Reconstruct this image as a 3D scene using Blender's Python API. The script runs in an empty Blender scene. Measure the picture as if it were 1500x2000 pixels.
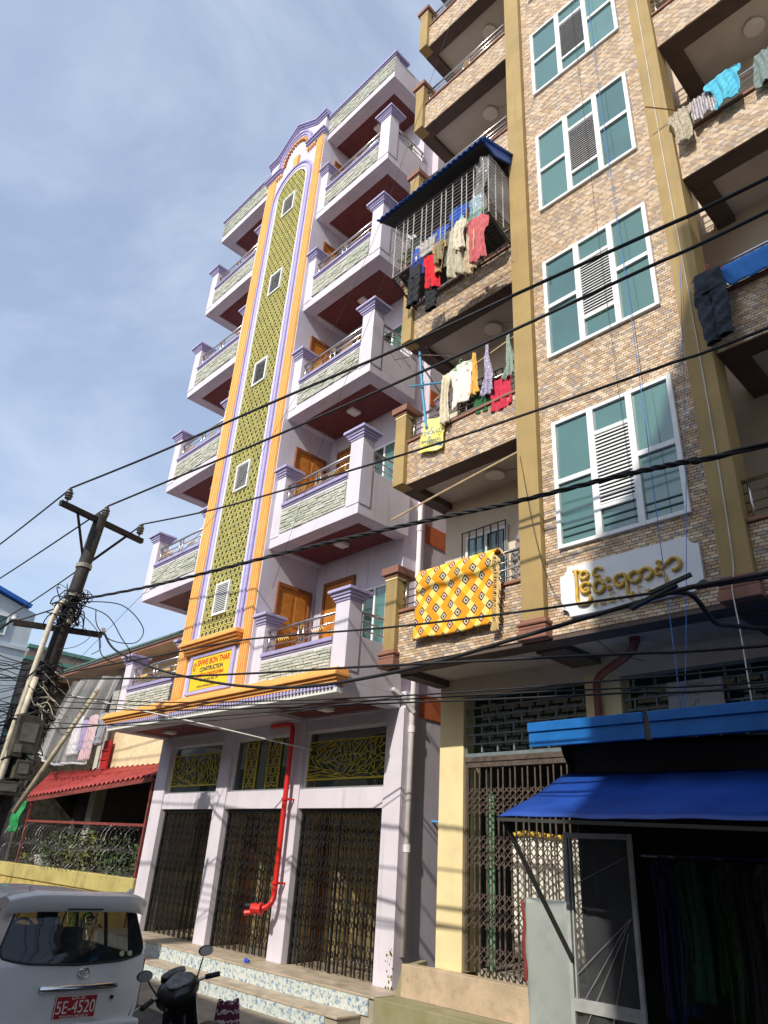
import bpy, math, random
from mathutils import Vector, Matrix
random.seed(7)
scene = bpy.context.scene
COL = scene.collection
PI = math.pi

# ------------------------------------------------------------------ camera
def make_camera():
    yaw, pitch, roll = -0.8215, 0.4605, 0.0659
    cy, sy, cp, sp, cr, sr = math.cos(yaw), math.sin(yaw), math.cos(pitch), math.sin(pitch), math.cos(roll), math.sin(roll)
    right = Vector((cy, -sy, 0)); f0 = Vector((sy, cy, 0)); up0 = Vector((0, 0, 1))
    f = f0*cp + up0*sp; u = up0*cp - f0*sp
    r = right*cr + u*sr; u2 = u*cr - right*sr
    m = Matrix((r, u2, -f)).transposed().to_4x4()
    m.translation = Vector((8.312, -7.108, 2.044))
    cd = bpy.data.cameras.new('camera'); cam = bpy.data.objects.new('camera', cd)
    COL.objects.link(cam); cam.matrix_world = m
    cd.sensor_fit = 'VERTICAL'; cd.sensor_height = 24.0; cd.sensor_width = 18.0
    cd.lens = 1375.8/2000*24.0; cd.clip_start = 0.05; cd.clip_end = 2000
    scene.camera = cam
make_camera()

# ------------------------------------------------------------------ light and sky
SUN_FROM = Vector((0.22, -1.0, 0.81)).normalized()
SUN_EL = math.asin(SUN_FROM.z); SUN_AZ = math.atan2(SUN_FROM.x, SUN_FROM.y)
def make_world():
    w = bpy.data.worlds.new('World'); scene.world = w; w.use_nodes = True
    nt = w.node_tree; N = nt.nodes; L = nt.links; N.clear()
    out = N.new('ShaderNodeOutputWorld'); bg = N.new('ShaderNodeBackground')
    sky = N.new('ShaderNodeTexSky'); sky.sky_type = 'NISHITA'; sky.sun_disc = False
    sky.sun_elevation = SUN_EL; sky.sun_rotation = SUN_AZ
    sky.air_density = 1.0; sky.dust_density = 1.4; sky.ozone_density = 1.6
    tc = N.new('ShaderNodeTexCoord')
    mp = N.new('ShaderNodeMapping'); mp.inputs['Scale'].default_value = (1.3, 1.3, 2.6); mp.inputs['Rotation'].default_value = (0.3, 0.5, 0.4)
    n1 = N.new('ShaderNodeTexNoise'); n1.inputs['Scale'].default_value = 1.5; n1.inputs['Detail'].default_value = 9; n1.inputs['Roughness'].default_value = 0.58
    n1.inputs['Distortion'].default_value = 0.5
    rp = N.new('ShaderNodeMapRange'); rp.inputs['From Min'].default_value = 0.38; rp.inputs['From Max'].default_value = 0.72
    rp.inputs['To Min'].default_value = 0.36; rp.inputs['To Max'].default_value = 0.86; rp.interpolation_type = 'SMOOTHSTEP'
    mx = N.new('ShaderNodeMixRGB'); mx.inputs['Color2'].default_value = (3.3, 3.8, 4.7, 1)
    L.new(tc.outputs['Generated'], mp.inputs['Vector']); L.new(mp.outputs['Vector'], n1.inputs['Vector'])
    L.new(n1.outputs['Fac'], rp.inputs['Value']); L.new(rp.outputs['Result'], mx.inputs['Fac'])
    L.new(sky.outputs['Color'], mx.inputs['Color1']); L.new(mx.outputs['Color'], bg.inputs['Color'])
    bg.inputs['Strength'].default_value = 0.15
    L.new(bg.outputs['Background'], out.inputs['Surface'])
make_world()
sd = bpy.data.lights.new('sun', 'SUN'); sd.energy = 3.2; sd.angle = math.radians(0.8); sd.color = (1.0, 0.93, 0.82)
so = bpy.data.objects.new('sun', sd); COL.objects.link(so)
so.rotation_euler = SUN_FROM.to_track_quat('Z', 'Y').to_euler(); so.location = (10, -30, 40)
scene.view_settings.view_transform = 'Standard'; scene.view_settings.look = 'None'
scene.view_settings.exposure = 0.50; scene.view_settings.gamma = 1.0; scene.view_settings.use_curve_mapping = False

# ------------------------------------------------------------------ materials
MATS = {}
def M(name, col, rough=0.7, var=0.08, scale=6.0, metal=0.0, bump=0.0, bscale=60.0, spec=0.4, dirt=0.0, trans=0.0, alpha=1.0, coat=0.0, col2=None, streak=0.0):
    if name in MATS: return MATS[name]
    m = bpy.data.materials.new(name); m.use_nodes = True
    nt = m.node_tree; N = nt.nodes; L = nt.links
    b = N['Principled BSDF']
    b.inputs['Roughness'].default_value = rough; b.inputs['Metallic'].default_value = metal
    b.inputs['Specular IOR Level'].default_value = spec
    b.inputs['Transmission Weight'].default_value = trans; b.inputs['Alpha'].default_value = alpha
    b.inputs['Coat Weight'].default_value = coat
    tc = N.new('ShaderNodeNewGeometry'); OB = tc.outputs['Position']
    c4 = (*col, 1)
    if var > 0 or col2:
        n = N.new('ShaderNodeTexNoise'); n.inputs['Scale'].default_value = scale; n.inputs['Detail'].default_value = 5; n.inputs['Roughness'].default_value = 0.6
        L.new(OB, n.inputs['Vector'])
        mx = N.new('ShaderNodeMixRGB')
        d = [max(0, c*(1-2.0*var)) for c in col]; h = [min(1, c*(1+1.6*var)) for c in col]
        if col2: d = col2; h = col
        mx.inputs['Color1'].default_value = (*d, 1); mx.inputs['Color2'].default_value = (*h, 1)
        mr = N.new('ShaderNodeMapRange'); mr.inputs['From Min'].default_value = 0.3; mr.inputs['From Max'].default_value = 0.7
        L.new(n.outputs['Fac'], mr.inputs['Value']); L.new(mr.outputs['Result'], mx.inputs['Fac'])
        last = mx.outputs['Color']
        if streak > 0:   # rain stains running down the wall
            mp = N.new('ShaderNodeMapping'); mp.inputs['Scale'].default_value = (7, 7, 0.35); L.new(OB, mp.inputs['Vector'])
            n2 = N.new('ShaderNodeTexNoise'); n2.inputs['Scale'].default_value = 1.6; n2.inputs['Detail'].default_value = 4; L.new(mp.outputs['Vector'], n2.inputs['Vector'])
            r2 = N.new('ShaderNodeMapRange'); r2.inputs['From Min'].default_value = 0.56; r2.inputs['From Max'].default_value = 0.8; r2.inputs['To Max'].default_value = streak
            L.new(n2.outputs['Fac'], r2.inputs['Value'])
            m2 = N.new('ShaderNodeMixRGB'); m2.inputs['Color2'].default_value = (0.14, 0.13, 0.11, 1)
            L.new(r2.outputs['Result'], m2.inputs['Fac']); L.new(last, m2.inputs['Color1']); last = m2.outputs['Color']
        if dirt > 0:
            n3 = N.new('ShaderNodeTexNoise'); n3.inputs['Scale'].default_value = scale*0.5; n3.inputs['Detail'].default_value = 8; n3.inputs['Roughness'].default_value = 0.75
            L.new(OB, n3.inputs['Vector'])
            r3 = N.new('ShaderNodeMapRange'); r3.inputs['From Min'].default_value = 0.52; r3.inputs['From Max'].default_value = 0.7; r3.inputs['To Max'].default_value = dirt
            L.new(n3.outputs['Fac'], r3.inputs['Value'])
            m3 = N.new('ShaderNodeMixRGB'); m3.inputs['Color2'].default_value = (0.07, 0.065, 0.05, 1)
            L.new(r3.outputs['Result'], m3.inputs['Fac']); L.new(last, m3.inputs['Color1']); last = m3.outputs['Color']
        L.new(last, b.inputs['Base Color'])
    else:
        b.inputs['Base Color'].default_value = c4
    if bump > 0:
        nb = N.new('ShaderNodeTexNoise'); nb.inputs['Scale'].default_value = bscale; nb.inputs['Detail'].default_value = 4
        L.new(OB, nb.inputs['Vector'])
        bp = N.new('ShaderNodeBump'); bp.inputs['Strength'].default_value = bump; bp.inputs['Distance'].default_value = 0.01
        L.new(nb.outputs['Fac'], bp.inputs['Height']); L.new(bp.outputs['Normal'], b.inputs['Normal'])
    MATS[name] = m
    return m

LILAC = M('lilac_paint', (0.61, 0.56, 0.64), 0.75, 0.05, 1.3, bump=0.08, streak=0.34)
LILACW = M('pale_lilac_paint', (0.64, 0.60, 0.67), 0.75, 0.05, 1.4, bump=0.08, streak=0.26)
PURPLE = M('purple_trim', (0.36, 0.33, 0.55), 0.6, 0.05, 5)
ORANGE = M('orange_paint', (0.92, 0.44, 0.12), 0.6, 0.05, 4, streak=0.1)
STONES = [M('stone_pale', (0.49, 0.50, 0.43), 0.85, 0.12, 25, bump=0.5, bscale=40), M('stone_green', (0.40, 0.43, 0.35), 0.85, 0.12, 25, bump=0.5, bscale=40), M('stone_grey', (0.54, 0.55, 0.49), 0.85, 0.12, 25, bump=0.5, bscale=40)]
STONEB = M('stone_joint', (0.25, 0.27, 0.22), 0.9, 0.1)
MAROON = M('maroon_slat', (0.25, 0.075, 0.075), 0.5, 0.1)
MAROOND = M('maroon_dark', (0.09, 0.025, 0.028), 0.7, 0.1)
WOOD = M('orange_wood', (0.52, 0.20, 0.035), 0.4, 0.12, 9)
WOODD = M('brown_wood', (0.24, 0.085, 0.03), 0.5, 0.12, 9)
STEEL = M('stainless', (0.62, 0.6, 0.57), 0.22, 0.05, 10, metal=1.0)
GOLD = M('gold_ornament', (0.75, 0.5, 0.16), 0.35, 0.06, 10, metal=0.7)
WHITE = M('white_frame', (0.78, 0.79, 0.79), 0.45, 0.03, 5)
WHITEP = M('white_paint', (0.74, 0.73, 0.7), 0.7, 0.05, 3, streak=0.1)
LATT = M('yellow_lattice', (0.80, 0.73, 0.24), 0.55, 0.1, 5)
DKGREEN = M('dark_green_panel', (0.085, 0.09, 0.045), 0.2, 0.2, 3)
GLASS_T = M('teal_glass', (0.065, 0.165, 0.145), 0.06, 0.05, 1.2, spec=0.9, coat=1.0)
GLASSES = [GLASS_T, M('teal_glass_reflect_pale', (0.085, 0.20, 0.175), 0.08, 0.08, 0.9, spec=0.9, coat=1.0), M('teal_glass_reflect_deep', (0.05, 0.135, 0.125), 0.05, 0.1, 1.5, spec=0.9, coat=1.0)]  # base tints differ per pane in place of differing reflections
CAPM = M('lavender_cap', (0.43, 0.40, 0.62), 0.6, 0.05, 5, streak=0.15)
GLASS_D = M('dark_glass', (0.02, 0.045, 0.035), 0.04, 0.0, spec=0.8, coat=0.6)
BLACK = M('black_steel', (0.016, 0.015, 0.014), 0.45, 0.2, 20)
RUSTY = M('brown_gate_steel', (0.10, 0.075, 0.06), 0.6, 0.25, 14, dirt=0.5)
CREAM = M('cream_paint', (0.80, 0.66, 0.36), 0.75, 0.05, 3, dirt=0.12)
CREAMW = M('cream_wall', (0.72, 0.58, 0.36), 0.85, 0.08, 6, bump=0.9, bscale=22)
ROOMW = M('room_wall', (0.50, 0.45, 0.33), 0.8, 0.06, 3)
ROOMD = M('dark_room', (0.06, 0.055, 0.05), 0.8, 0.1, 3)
TILEF = M('landing_tile', (0.46, 0.38, 0.28), 0.55, 0.2, 4, dirt=0.25)
OLIVE = M('olive_column', (0.37, 0.26, 0.10), 0.7, 0.08, 1.5, bump=0.08, streak=0.35)
BEAMB = M('dark_brown_beam', (0.105, 0.075, 0.062), 0.75, 0.1, 4)
BROWNR = M('red_brown_moulding', (0.27, 0.125, 0.085), 0.65, 0.1, 6)
CEIL = M('white_ceiling', (0.62, 0.58, 0.53), 0.85, 0.07, 1.5, dirt=0.12)
BACKW = M('balcony_back_wall', (0.66, 0.56, 0.44), 0.85, 0.06, 2, dirt=0.1)
ORBAND = M('orange_red_band', (0.50, 0.13, 0.045), 0.7, 0.08, 4)
CONC = M('concrete', (0.36, 0.32, 0.25), 0.9, 0.2, 5, bump=0.3, dirt=0.55)
TRAV = M('travertine', (0.52, 0.40, 0.27), 0.75, 0.14, 5, bump=0.2, dirt=0.6)
MOSS = M('mossy_concrete', (0.36, 0.32, 0.21), 0.9, 0.2, 2.2, bump=0.3, dirt=0.6, col2=(0.21, 0.20, 0.09))
ASPH = M('asphalt', (0.085, 0.08, 0.072), 0.9, 0.2, 2.5, bump=0.4, bscale=120, dirt=0.2)
PAVE = M('dusty_pavement', (0.32, 0.27, 0.20), 0.9, 0.2, 2, bump=0.3, dirt=0.35)
BLUEF = M('blue_fascia', (0.012, 0.15, 0.46), 0.4, 0.12, 3, dirt=0.15)
BLUES = M('blue_awning_sheet', (0.016, 0.07, 0.36), 0.40, 0.2, 1.6, bump=0.9, bscale=3.5, dirt=0.22, spec=0.5)
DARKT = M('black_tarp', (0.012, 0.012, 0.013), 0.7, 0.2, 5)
RUBBER = M('black_cable', (0.018, 0.018, 0.02), 0.6, 0.1)
POLEM = M('black_tarred_pole', (0.022, 0.02, 0.018), 0.75, 0.3, 7, bump=0.3, bscale=20)
PVC = M('aged_white_pvc', (0.62, 0.57, 0.45), 0.5, 0.15, 9, dirt=0.25)
PVCW = M('white_pvc', (0.74, 0.70, 0.70), 0.5, 0.06, 5, dirt=0.12)
PORC = M('grey_porcelain', (0.09, 0.085, 0.08), 0.3, 0.1)
REDP = M('red_pipe', (0.62, 0.022, 0.018), 0.4, 0.08, 6)
BRPIPE = M('brown_pipe', (0.22, 0.06, 0.045), 0.5, 0.1)
REDSHEET = M('red_corrugated_sheet', (0.34, 0.045, 0.04), 0.55, 0.2, 3, dirt=0.45)
CARW = M('white_car_paint', (0.70, 0.71, 0.72), 0.28, 0.05, 1.5, coat=0.5, dirt=0.06)
CHROME = M('chrome', (0.75, 0.75, 0.76), 0.1, 0.0, metal=1.0)
PLASTB = M('black_plastic', (0.02, 0.02, 0.022), 0.45, 0.15, 9)
BRICKS = [M('brick_cream', (0.62, 0.48, 0.33), 0.55, 0.10, 14, bump=0.3, streak=0.2), M('brick_tan', (0.55, 0.39, 0.24), 0.55, 0.10, 14, bump=0.3, streak=0.2),
          M('brick_brown', (0.46, 0.32, 0.20), 0.55, 0.10, 14, bump=0.3, streak=0.2), M('brick_slate', (0.39, 0.32, 0.27), 0.55, 0.10, 14, bump=0.3, streak=0.2), M('brick_light', (0.69, 0.56, 0.41), 0.55, 0.08, 14, bump=0.3, streak=0.2)]
GROUT = M('brick_joint', (0.50, 0.41, 0.31), 0.9, 0.1)
def sheet_mat(name, col, alpha, rough=0.15):
    return M(name, col, rough, 0.06, 4, alpha=alpha, spec=0.6)
PLASTIC = sheet_mat('clear_plastic_sheet', (0.9, 0.92, 0.95), 0.20)
PLASTIC2 = sheet_mat('thin_plastic_film', (0.16, 0.17, 0.18), 0.30)
def tile_mat():
    m = bpy.data.materials.new('blue_floral_tile'); m.use_nodes = True; nt = m.node_tree; N = nt.nodes; L = nt.links
    b = N['Principled BSDF']; b.inputs['Roughness'].default_value = 0.3
    tc = N.new('ShaderNodeNewGeometry'); v = N.new('ShaderNodeTexVoronoi'); v.inputs['Scale'].default_value = 24
    n = N.new('ShaderNodeTexNoise'); n.inputs['Scale'].default_value = 19; n.inputs['Detail'].default_value = 4
    L.new(tc.outputs['Position'], v.inputs['Vector']); L.new(tc.outputs['Position'], n.inputs['Vector'])
    r = N.new('ShaderNodeValToRGB'); e = r.color_ramp.elements
    e[0].position = 0.0; e[0].color = (0.07, 0.13, 0.32, 1); e[1].position = 0.60; e[1].color = (0.60, 0.64, 0.62, 1)
    x = e.new(0.34); x.color = (0.16, 0.26, 0.42, 1); y = e.new(0.47); y.color = (0.50, 0.55, 0.50, 1)
    ad = N.new('ShaderNodeMath'); ad.operation = 'MULTIPLY_ADD'; ad.inputs[1].default_value = 0.9; ad.inputs[2].default_value = -0.12
    L.new(n.outputs['Fac'], ad.inputs[0]); a2 = N.new('ShaderNodeMath'); a2.operation = 'ADD'
    L.new(ad.outputs[0], a2.inputs[0]); m2 = N.new('ShaderNodeMath'); m2.operation = 'MULTIPLY'; m2.inputs[1].default_value = 0.35
    L.new(v.outputs['Distance'], m2.inputs[0]); L.new(m2.outputs[0], a2.inputs[1]); L.new(a2.outputs[0], r.inputs['Fac']); L.new(r.outputs['Color'], b.inputs['Base Color'])
    return m
FTILE = tile_mat()

# ------------------------------------------------------------------ mesh helpers
class MB:
    def __init__(s): s.v = []; s.f = []; s.mi = []; s.cur = 0
    def face(s, *idx): s.f.append(idx); s.mi.append(s.cur)
    def box(s, x0, x1, y0, y1, z0, z1):
        if x0 > x1: x0, x1 = x1, x0
        if y0 > y1: y0, y1 = y1, y0
        if z0 > z1: z0, z1 = z1, z0
        n = len(s.v)
        s.v += [(x0,y0,z0),(x1,y0,z0),(x1,y1,z0),(x0,y1,z0),(x0,y0,z1),(x1,y0,z1),(x1,y1,z1),(x0,y1,z1)]
        for q in ((0,3,2,1),(4,5,6,7),(0,1,5,4),(1,2,6,5),(2,3,7,6),(3,0,4,7)): s.face(*(n+i for i in q))
        return s
    def prism_y(s, pts, y0, y1):
        """polygon in (x,z), extruded along y"""
        n = len(s.v); k = len(pts)
        s.v += [(p[0], y0, p[1]) for p in pts] + [(p[0], y1, p[1]) for p in pts]
        s.face(*range(n, n+k)); s.face(*reversed(range(n+k, n+2*k)))
        for i in range(k): j = (i+1) % k; s.face(n+i, n+k+i, n+k+j, n+j)
        return s
    def prism_x(s, pts, x0, x1):
        n = len(s.v); k = len(pts)
        s.v += [(x0, p[0], p[1]) for p in pts] + [(x1, p[0], p[1]) for p in pts]
        s.face(*range(n, n+k)); s.face(*reversed(range(n+k, n+2*k)))
        for i in range(k): j = (i+1) % k; s.face(n+i, n+k+i, n+k+j, n+j)
        return s
    def prism_z(s, pts, z0, z1):
        n = len(s.v); k = len(pts)
        s.v += [(p[0], p[1], z0) for p in pts] + [(p[0], p[1], z1) for p in pts]
        s.face(*range(n, n+k)); s.face(*reversed(range(n+k, n+2*k)))
        for i in range(k): j = (i+1) % k; s.face(n+i, n+k+i, n+k+j, n+j)
        return s
    def tube(s, pts, r, sides=6, cap=True, closed=False):
        pts = [Vector(p) for p in pts]; k = len(pts); n = len(s.v)
        ref = None
        for i, p in enumerate(pts):
            a = pts[(i-1) % k] if (i > 0 or closed) else p
            b = pts[(i+1) % k] if (i < k-1 or closed) else p
            t = (b-a).normalized()
            if ref is None: ref = Vector((0,0,1)) if abs(t.z) < 0.9 else Vector((1,0,0))
            u = t.cross(ref)
            if u.length < 1e-5: u = t.orthogonal()
            u.normalize(); w = t.cross(u); ref = -w if False else u.cross(t)
            rr = r[i] if isinstance(r, (list, tuple)) else r
            for j in range(sides):
                an = 2*PI*j/sides
                q = p + u*(math.cos(an)*rr) + w*(math.sin(an)*rr); s.v.append((q.x, q.y, q.z))
        m = k if closed else k-1
        for i in range(m):
            for j in range(sides):
                a = n+i*sides+j; b = n+i*sides+(j+1) % sides
                c = n+((i+1) % k)*sides+(j+1) % sides; d = n+((i+1) % k)*sides+j
                s.face(a, b, c, d)
        if cap and not closed:
            s.face(*reversed(range(n, n+sides))); s.face(*range(n+(k-1)*sides, n+k*sides))
        return s
    def bar(s, a, b, w, h, up=(0,1,0)):
        """box beam from a to b: width w across, h along 'up'"""
        a = Vector(a); b = Vector(b); t = (b-a).normalized(); u = Vector(up); x = t.cross(u).normalized(); u = x.cross(t)
        n = len(s.v)
        for p in (a, b):
            for dx, du in ((-1,-1),(1,-1),(1,1),(-1,1)):
                q = p + x*(dx*w/2) + u*(du*h/2); s.v.append((q.x,q.y,q.z))
        for q in ((3,2,1,0),(4,5,6,7),(0,1,5,4),(1,2,6,5),(2,3,7,6),(3,0,4,7)): s.face(*(n+i for i in q))
        return s
    def lathe(s, prof, c=(0,0,0), axis='Z', sides=16):
        n = len(s.v); k = len(prof)
        for (r, h) in prof:
            for j in range(sides):
                a = 2*PI*j/sides; p = (r*math.cos(a), r*math.sin(a), h)
                if axis == 'X': p = (p[2], p[0], p[1])
                elif axis == 'Y': p = (p[0], p[2], p[1])
                s.v.append((p[0]+c[0], p[1]+c[1], p[2]+c[2]))
        for i in range(k-1):
            for j in range(sides):
                s.face(n+i*sides+j, n+i*sides+(j+1) % sides, n+(i+1)*sides+(j+1) % sides, n+(i+1)*sides+j)
        s.face(*reversed(range(n, n+sides))); s.face(*range(n+(k-1)*sides, n+k*sides))
        return s
    def grid(s, fn, nu, nv):
        n = len(s.v)
        for j in range(nv+1):
            for i in range(nu+1): s.v.append(tuple(fn(i/nu, j/nv)))
        for j in range(nv):
            for i in range(nu):
                a = n+j*(nu+1)+i; s.face(a, a+1, a+nu+2, a+nu+1)
        return s
    def mesh(s, name, mats):
        me = bpy.data.meshes.new(name); me.from_pydata(s.v, [], s.f)
        if not isinstance(mats, (list, tuple)): mats = [mats]
        for m in mats: me.materials.append(m)
        if len(mats) > 1: me.polygons.foreach_set('material_index', s.mi)
        me.update(); return me
    def build(s, name, mats, parent=None, smooth=False, bevel=0.0, solid=0.0, sub=0):
        me = s.mesh(name, mats)
        o = bpy.data.objects.new(name, me); COL.objects.link(o)
        if parent is not None: o.parent = parent
        if smooth: me.polygons.foreach_set('use_smooth', [True]*len(me.polygons))
        if solid: md = o.modifiers.new('t', 'SOLIDIFY'); md.thickness = solid; md.offset = 0
        if sub: md = o.modifiers.new('s', 'SUBSURF'); md.levels = sub; md.render_levels = sub
        if bevel: md = o.modifiers.new('b', 'BEVEL'); md.width = bevel; md.segments = 2; md.limit_method = 'ANGLE'
        return o
def thing(name, label, cat, group=None, kind=None):
    o = bpy.data.objects.new(name, None); COL.objects.link(o); return tag(o, label, cat, group, kind)
def tag(o, label=None, cat=None, group=None, kind=None):
    if label: o['label'] = label
    if cat: o['category'] = cat
    if group: o['group'] = group
    if kind: o['kind'] = kind
    return o
def copyobj(o, parent=None, loc=None):
    c = o.copy(); COL.objects.link(c)
    if parent is not None: c.parent = parent
    if loc is not None: c.location = loc
    return c
def copytree(o, parent=None, off=None):
    c = copyobj(o, parent)
    if off is not None: c.location = o.location + Vector(off)
    for ch in list(o.children): copytree(ch, c)
    return c
def spline(pts, n=8):
    P = [Vector(p) for p in pts]; out = []
    for i in range(len(P)-1):
        p0 = P[max(i-1,0)]; p1 = P[i]; p2 = P[i+1]; p3 = P[min(i+2,len(P)-1)]
        for k in range(n):
            t = k/n
            out.append(0.5*((2*p1)+(p2-p0)*t+(2*p0-5*p1+4*p2-p3)*t*t+(3*p1-p0-3*p2+p3)*t**3))
    out.append(P[-1]); return out
def text(body, size, loc, mat, parent, name='lettering', rot=(PI/2,0,0), extrude=0.003, bold=0.0, align='CENTER', sx=1.0, shear=0.0):
    cu = bpy.data.curves.new(name, 'FONT'); cu.body = body; cu.size = size; cu.extrude = extrude; cu.offset = bold
    cu.align_x = align; cu.align_y = 'CENTER'; cu.shear = shear; cu.resolution_u = 4
    t = bpy.data.objects.new(name, cu); COL.objects.link(t)
    bpy.context.view_layer.update()
    dg = bpy.context.evaluated_depsgraph_get()
    me = bpy.data.meshes.new_from_object(t.evaluated_get(dg)); me.name = name
    bpy.data.objects.remove(t); bpy.data.curves.remove(cu)
    me.materials.clear(); me.materials.append(mat)
    o = bpy.data.objects.new(name, me); COL.objects.link(o); o.rotation_euler = rot; o.location = loc; o.scale = (sx,1,1)
    if parent is not None: o.parent = parent
    return o
# ================================================================== ground
def structure(o): o['kind'] = 'structure'; return o
structure(MB().box(-300, 300, -300, 300, -0.5, 0.0).build('ground', ASPH))
structure(MB().box(-40, 40, -1.0, 1.6, 0.004, 0.03).build('pavement', PAVE))

# ================================================================== lilac building
LB = thing('apartment_building', 'lilac six-storey building with tall yellow lattice strip between orange pilasters', 'building')
FZ = [4.33, 7.42, 10.47, 13.52, 16.57]; RZ = 19.62
b = MB(); b.box(-7.85, -0.1, 1.27, 9, 4.335, 20.3); b.build('upper_wall', LILAC, LB)
# ground storey: piers, lintel, room behind
b = MB()
for x0, x1 in ((-7.85,-7.36), (-5.21,-4.81), (-2.86,-2.45), (-0.29,0.1)): b.box(x0, x1, 1.27, 1.60, 0.46, 4.33)
b.box(-7.852, 0.102, 1.30, 1.56, 2.81, 3.12); b.box(-7.852, 0.102, 1.30, 1.56, 4.13, 4.6)
b.build('ground_wall', LILACW, LB, bevel=0.006)
b = MB(); b.box(-7.85, -7.7, 1.6, 9, 0.4, 4.3); b.box(-0.25, -0.1, 1.6, 9, 0.4, 4.3); b.box(-7.7, -0.25, 4.6, 4.75, 0.4, 4.3); b.box(-7.7,-0.25,1.6,4.6,4.21,4.3)
b.build('room_wall', ROOMW, LB)
MB().box(-7.7, -0.25, 1.56, 4.6, 0.40, 0.46).build('room_floor', TILEF, LB)
for x0 in (-5.07, -2.74): MB().box(x0, x0+0.14, 1.602, 4.6, 0.461, 4.2).build('room_partition', CREAM, LB)
for x0 in (-5.07, -2.74): MB().box(x0+0.14, x0+0.17, 1.95, 2.25, 0.461, 2.7).build('door_jamb', WOODD, LB)
# steps with floral tile risers
st = MB(); st.box(-8.0, 0.37, 0.67, 1.56, 0.0, 0.43); st.box(-8.0, 0.12, 0.27, 0.67, 0.0, 0.20); st.build('step_core', CONC, LB)
for y0, y1, z0, z1, xr in ((0.64, 1.56, 0.431, 0.46, 0.40), (0.24, 0.67, 0.201, 0.23, 0.15)):
    MB().box(-8.0, xr, y0, y1, z0, z1).build('step_tread', TILEF, LB, bevel=0.006)
tl = MB().box(0, 0.392, 0, 0.022, 0, 0.195).mesh('riser_tile', FTILE)
for (y, z, x1) in ((0.648, 0.233, 0.37), (0.248, 0.004, 0.12)):
    x = -8.0
    while x < x1 - 0.3:
        o = bpy.data.objects.new('riser_tile', tl); COL.objects.link(o); o.parent = LB; o.location = (x, y, z); x += 0.395
MARB = M('veined_marble_tile', (0.33, 0.31, 0.24), 0.4, 0.25, 7, dirt=0.5)
for (y0, y1, z0, z1, x) in ((0.67, 1.25, 0.004, 0.43, 0.37), (0.27, 0.66, 0.004, 0.20, 0.12)):
    MB().box(x, x+0.02, y0, y1, z0, z1).build('step_side_tile', MARB, LB)

# transom windows with crackle and star grilles
def crackle(x0, x1, z0, z1, seed, amin):
    rnd = random.Random(seed); polys = [[(x0,z0),(x1,z0),(x1,z1),(x0,z1)]]; segs = []
    def area(p): return 0.5*abs(sum(p[i][0]*p[(i+1)%len(p)][1]-p[(i+1)%len(p)][0]*p[i][1] for i in range(len(p))))
    while polys:
        p = polys.pop()
        if area(p) < amin*rnd.uniform(0.6, 1.7): continue
        n = len(p); lens = [math.dist(p[i], p[(i+1)%n]) for i in range(n)]
        i = lens.index(max(lens)); j = rnd.choice([k for k in range(n) if k != i and (n < 4 or True)])
        t1 = rnd.uniform(0.3,0.7); t2 = rnd.uniform(0.3,0.7)
        A = tuple(p[i][k]+(p[(i+1)%n][k]-p[i][k])*t1 for k in (0,1)); B = tuple(p[j][k]+(p[(j+1)%n][k]-p[j][k])*t2 for k in (0,1))
        if j < i: i, j, A, B = j, i, B, A
        polys.append([A]+[p[k] for k in range(i+1, j+1)]+[B]); polys.append([B]+[p[k % n] for k in range(j+1, n+i+1)]+[A])
        segs.append((A, B))
    return segs
def stars(x0, x1, z0, z1, s, inside=None, ring=True):
    """kagome star lattice segments in a rectangle"""
    segs = []; h = s*math.sqrt(3)/2
    nz = int((z1-z0)/h)+2; nx = int((x1-x0)/s)+3
    def ok(p): return x0-1e-4 <= p[0] <= x1+1e-4 and z0-1e-4 <= p[1] <= z1+1e-4 and (inside is None or inside(*p))
    for r in range(-1, nz):
        for c in range(-1, nx):
            cx = x0 + c*s + (s/2 if r % 2 else 0); cz = z0 + r*h
            R = s*0.40
            hx = [(cx+R*math.cos(PI/6+k*PI/3), cz+R*math.sin(PI/6+k*PI/3)) for k in range(6)]
            for k in range(6):
                A, B = hx[k], hx[(k+1) % 6]
                if ring and ok(A) and ok(B): segs.append((A, B))
                # spokes to the neighbouring rings
                D = (cx+s*0.5*math.cos(PI/6+k*PI/3)*1.155, cz+s*0.5*math.sin(PI/6+k*PI/3)*1.155)
                if ok(A) and ok(D): segs.append((A, D))
    return segs
def bars_xz(mb, segs, y0, y1, w):
    for A, B in segs:
        dx, dz = B[0]-A[0], B[1]-A[1]; l = math.hypot(dx, dz)
        if l < 1e-4: continue
        px, pz = -dz/l*w/2, dx/l*w/2; e = w*0.3/l; ex, ez = dx*e, dz*e
        n = len(mb.v)
        for (p, sg) in ((A,-1),(B,1)):
            mb.v += [(p[0]+px+sg*ex, y0, p[1]+pz+sg*ez), (p[0]-px+sg*ex, y0, p[1]-pz+sg*ez), (p[0]-px+sg*ex, y1, p[1]-pz+sg*ez), (p[0]+px+sg*ex, y1, p[1]+pz+sg*ez)]
        for q in ((0,1,5,4),(1,2,6,5),(3,0,4,7)): mb.face(*(n+i for i in q))
YGR = M('yellow_grille_paint', (0.55, 0.44, 0.04), 0.5, 0.1, 6)
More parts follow.
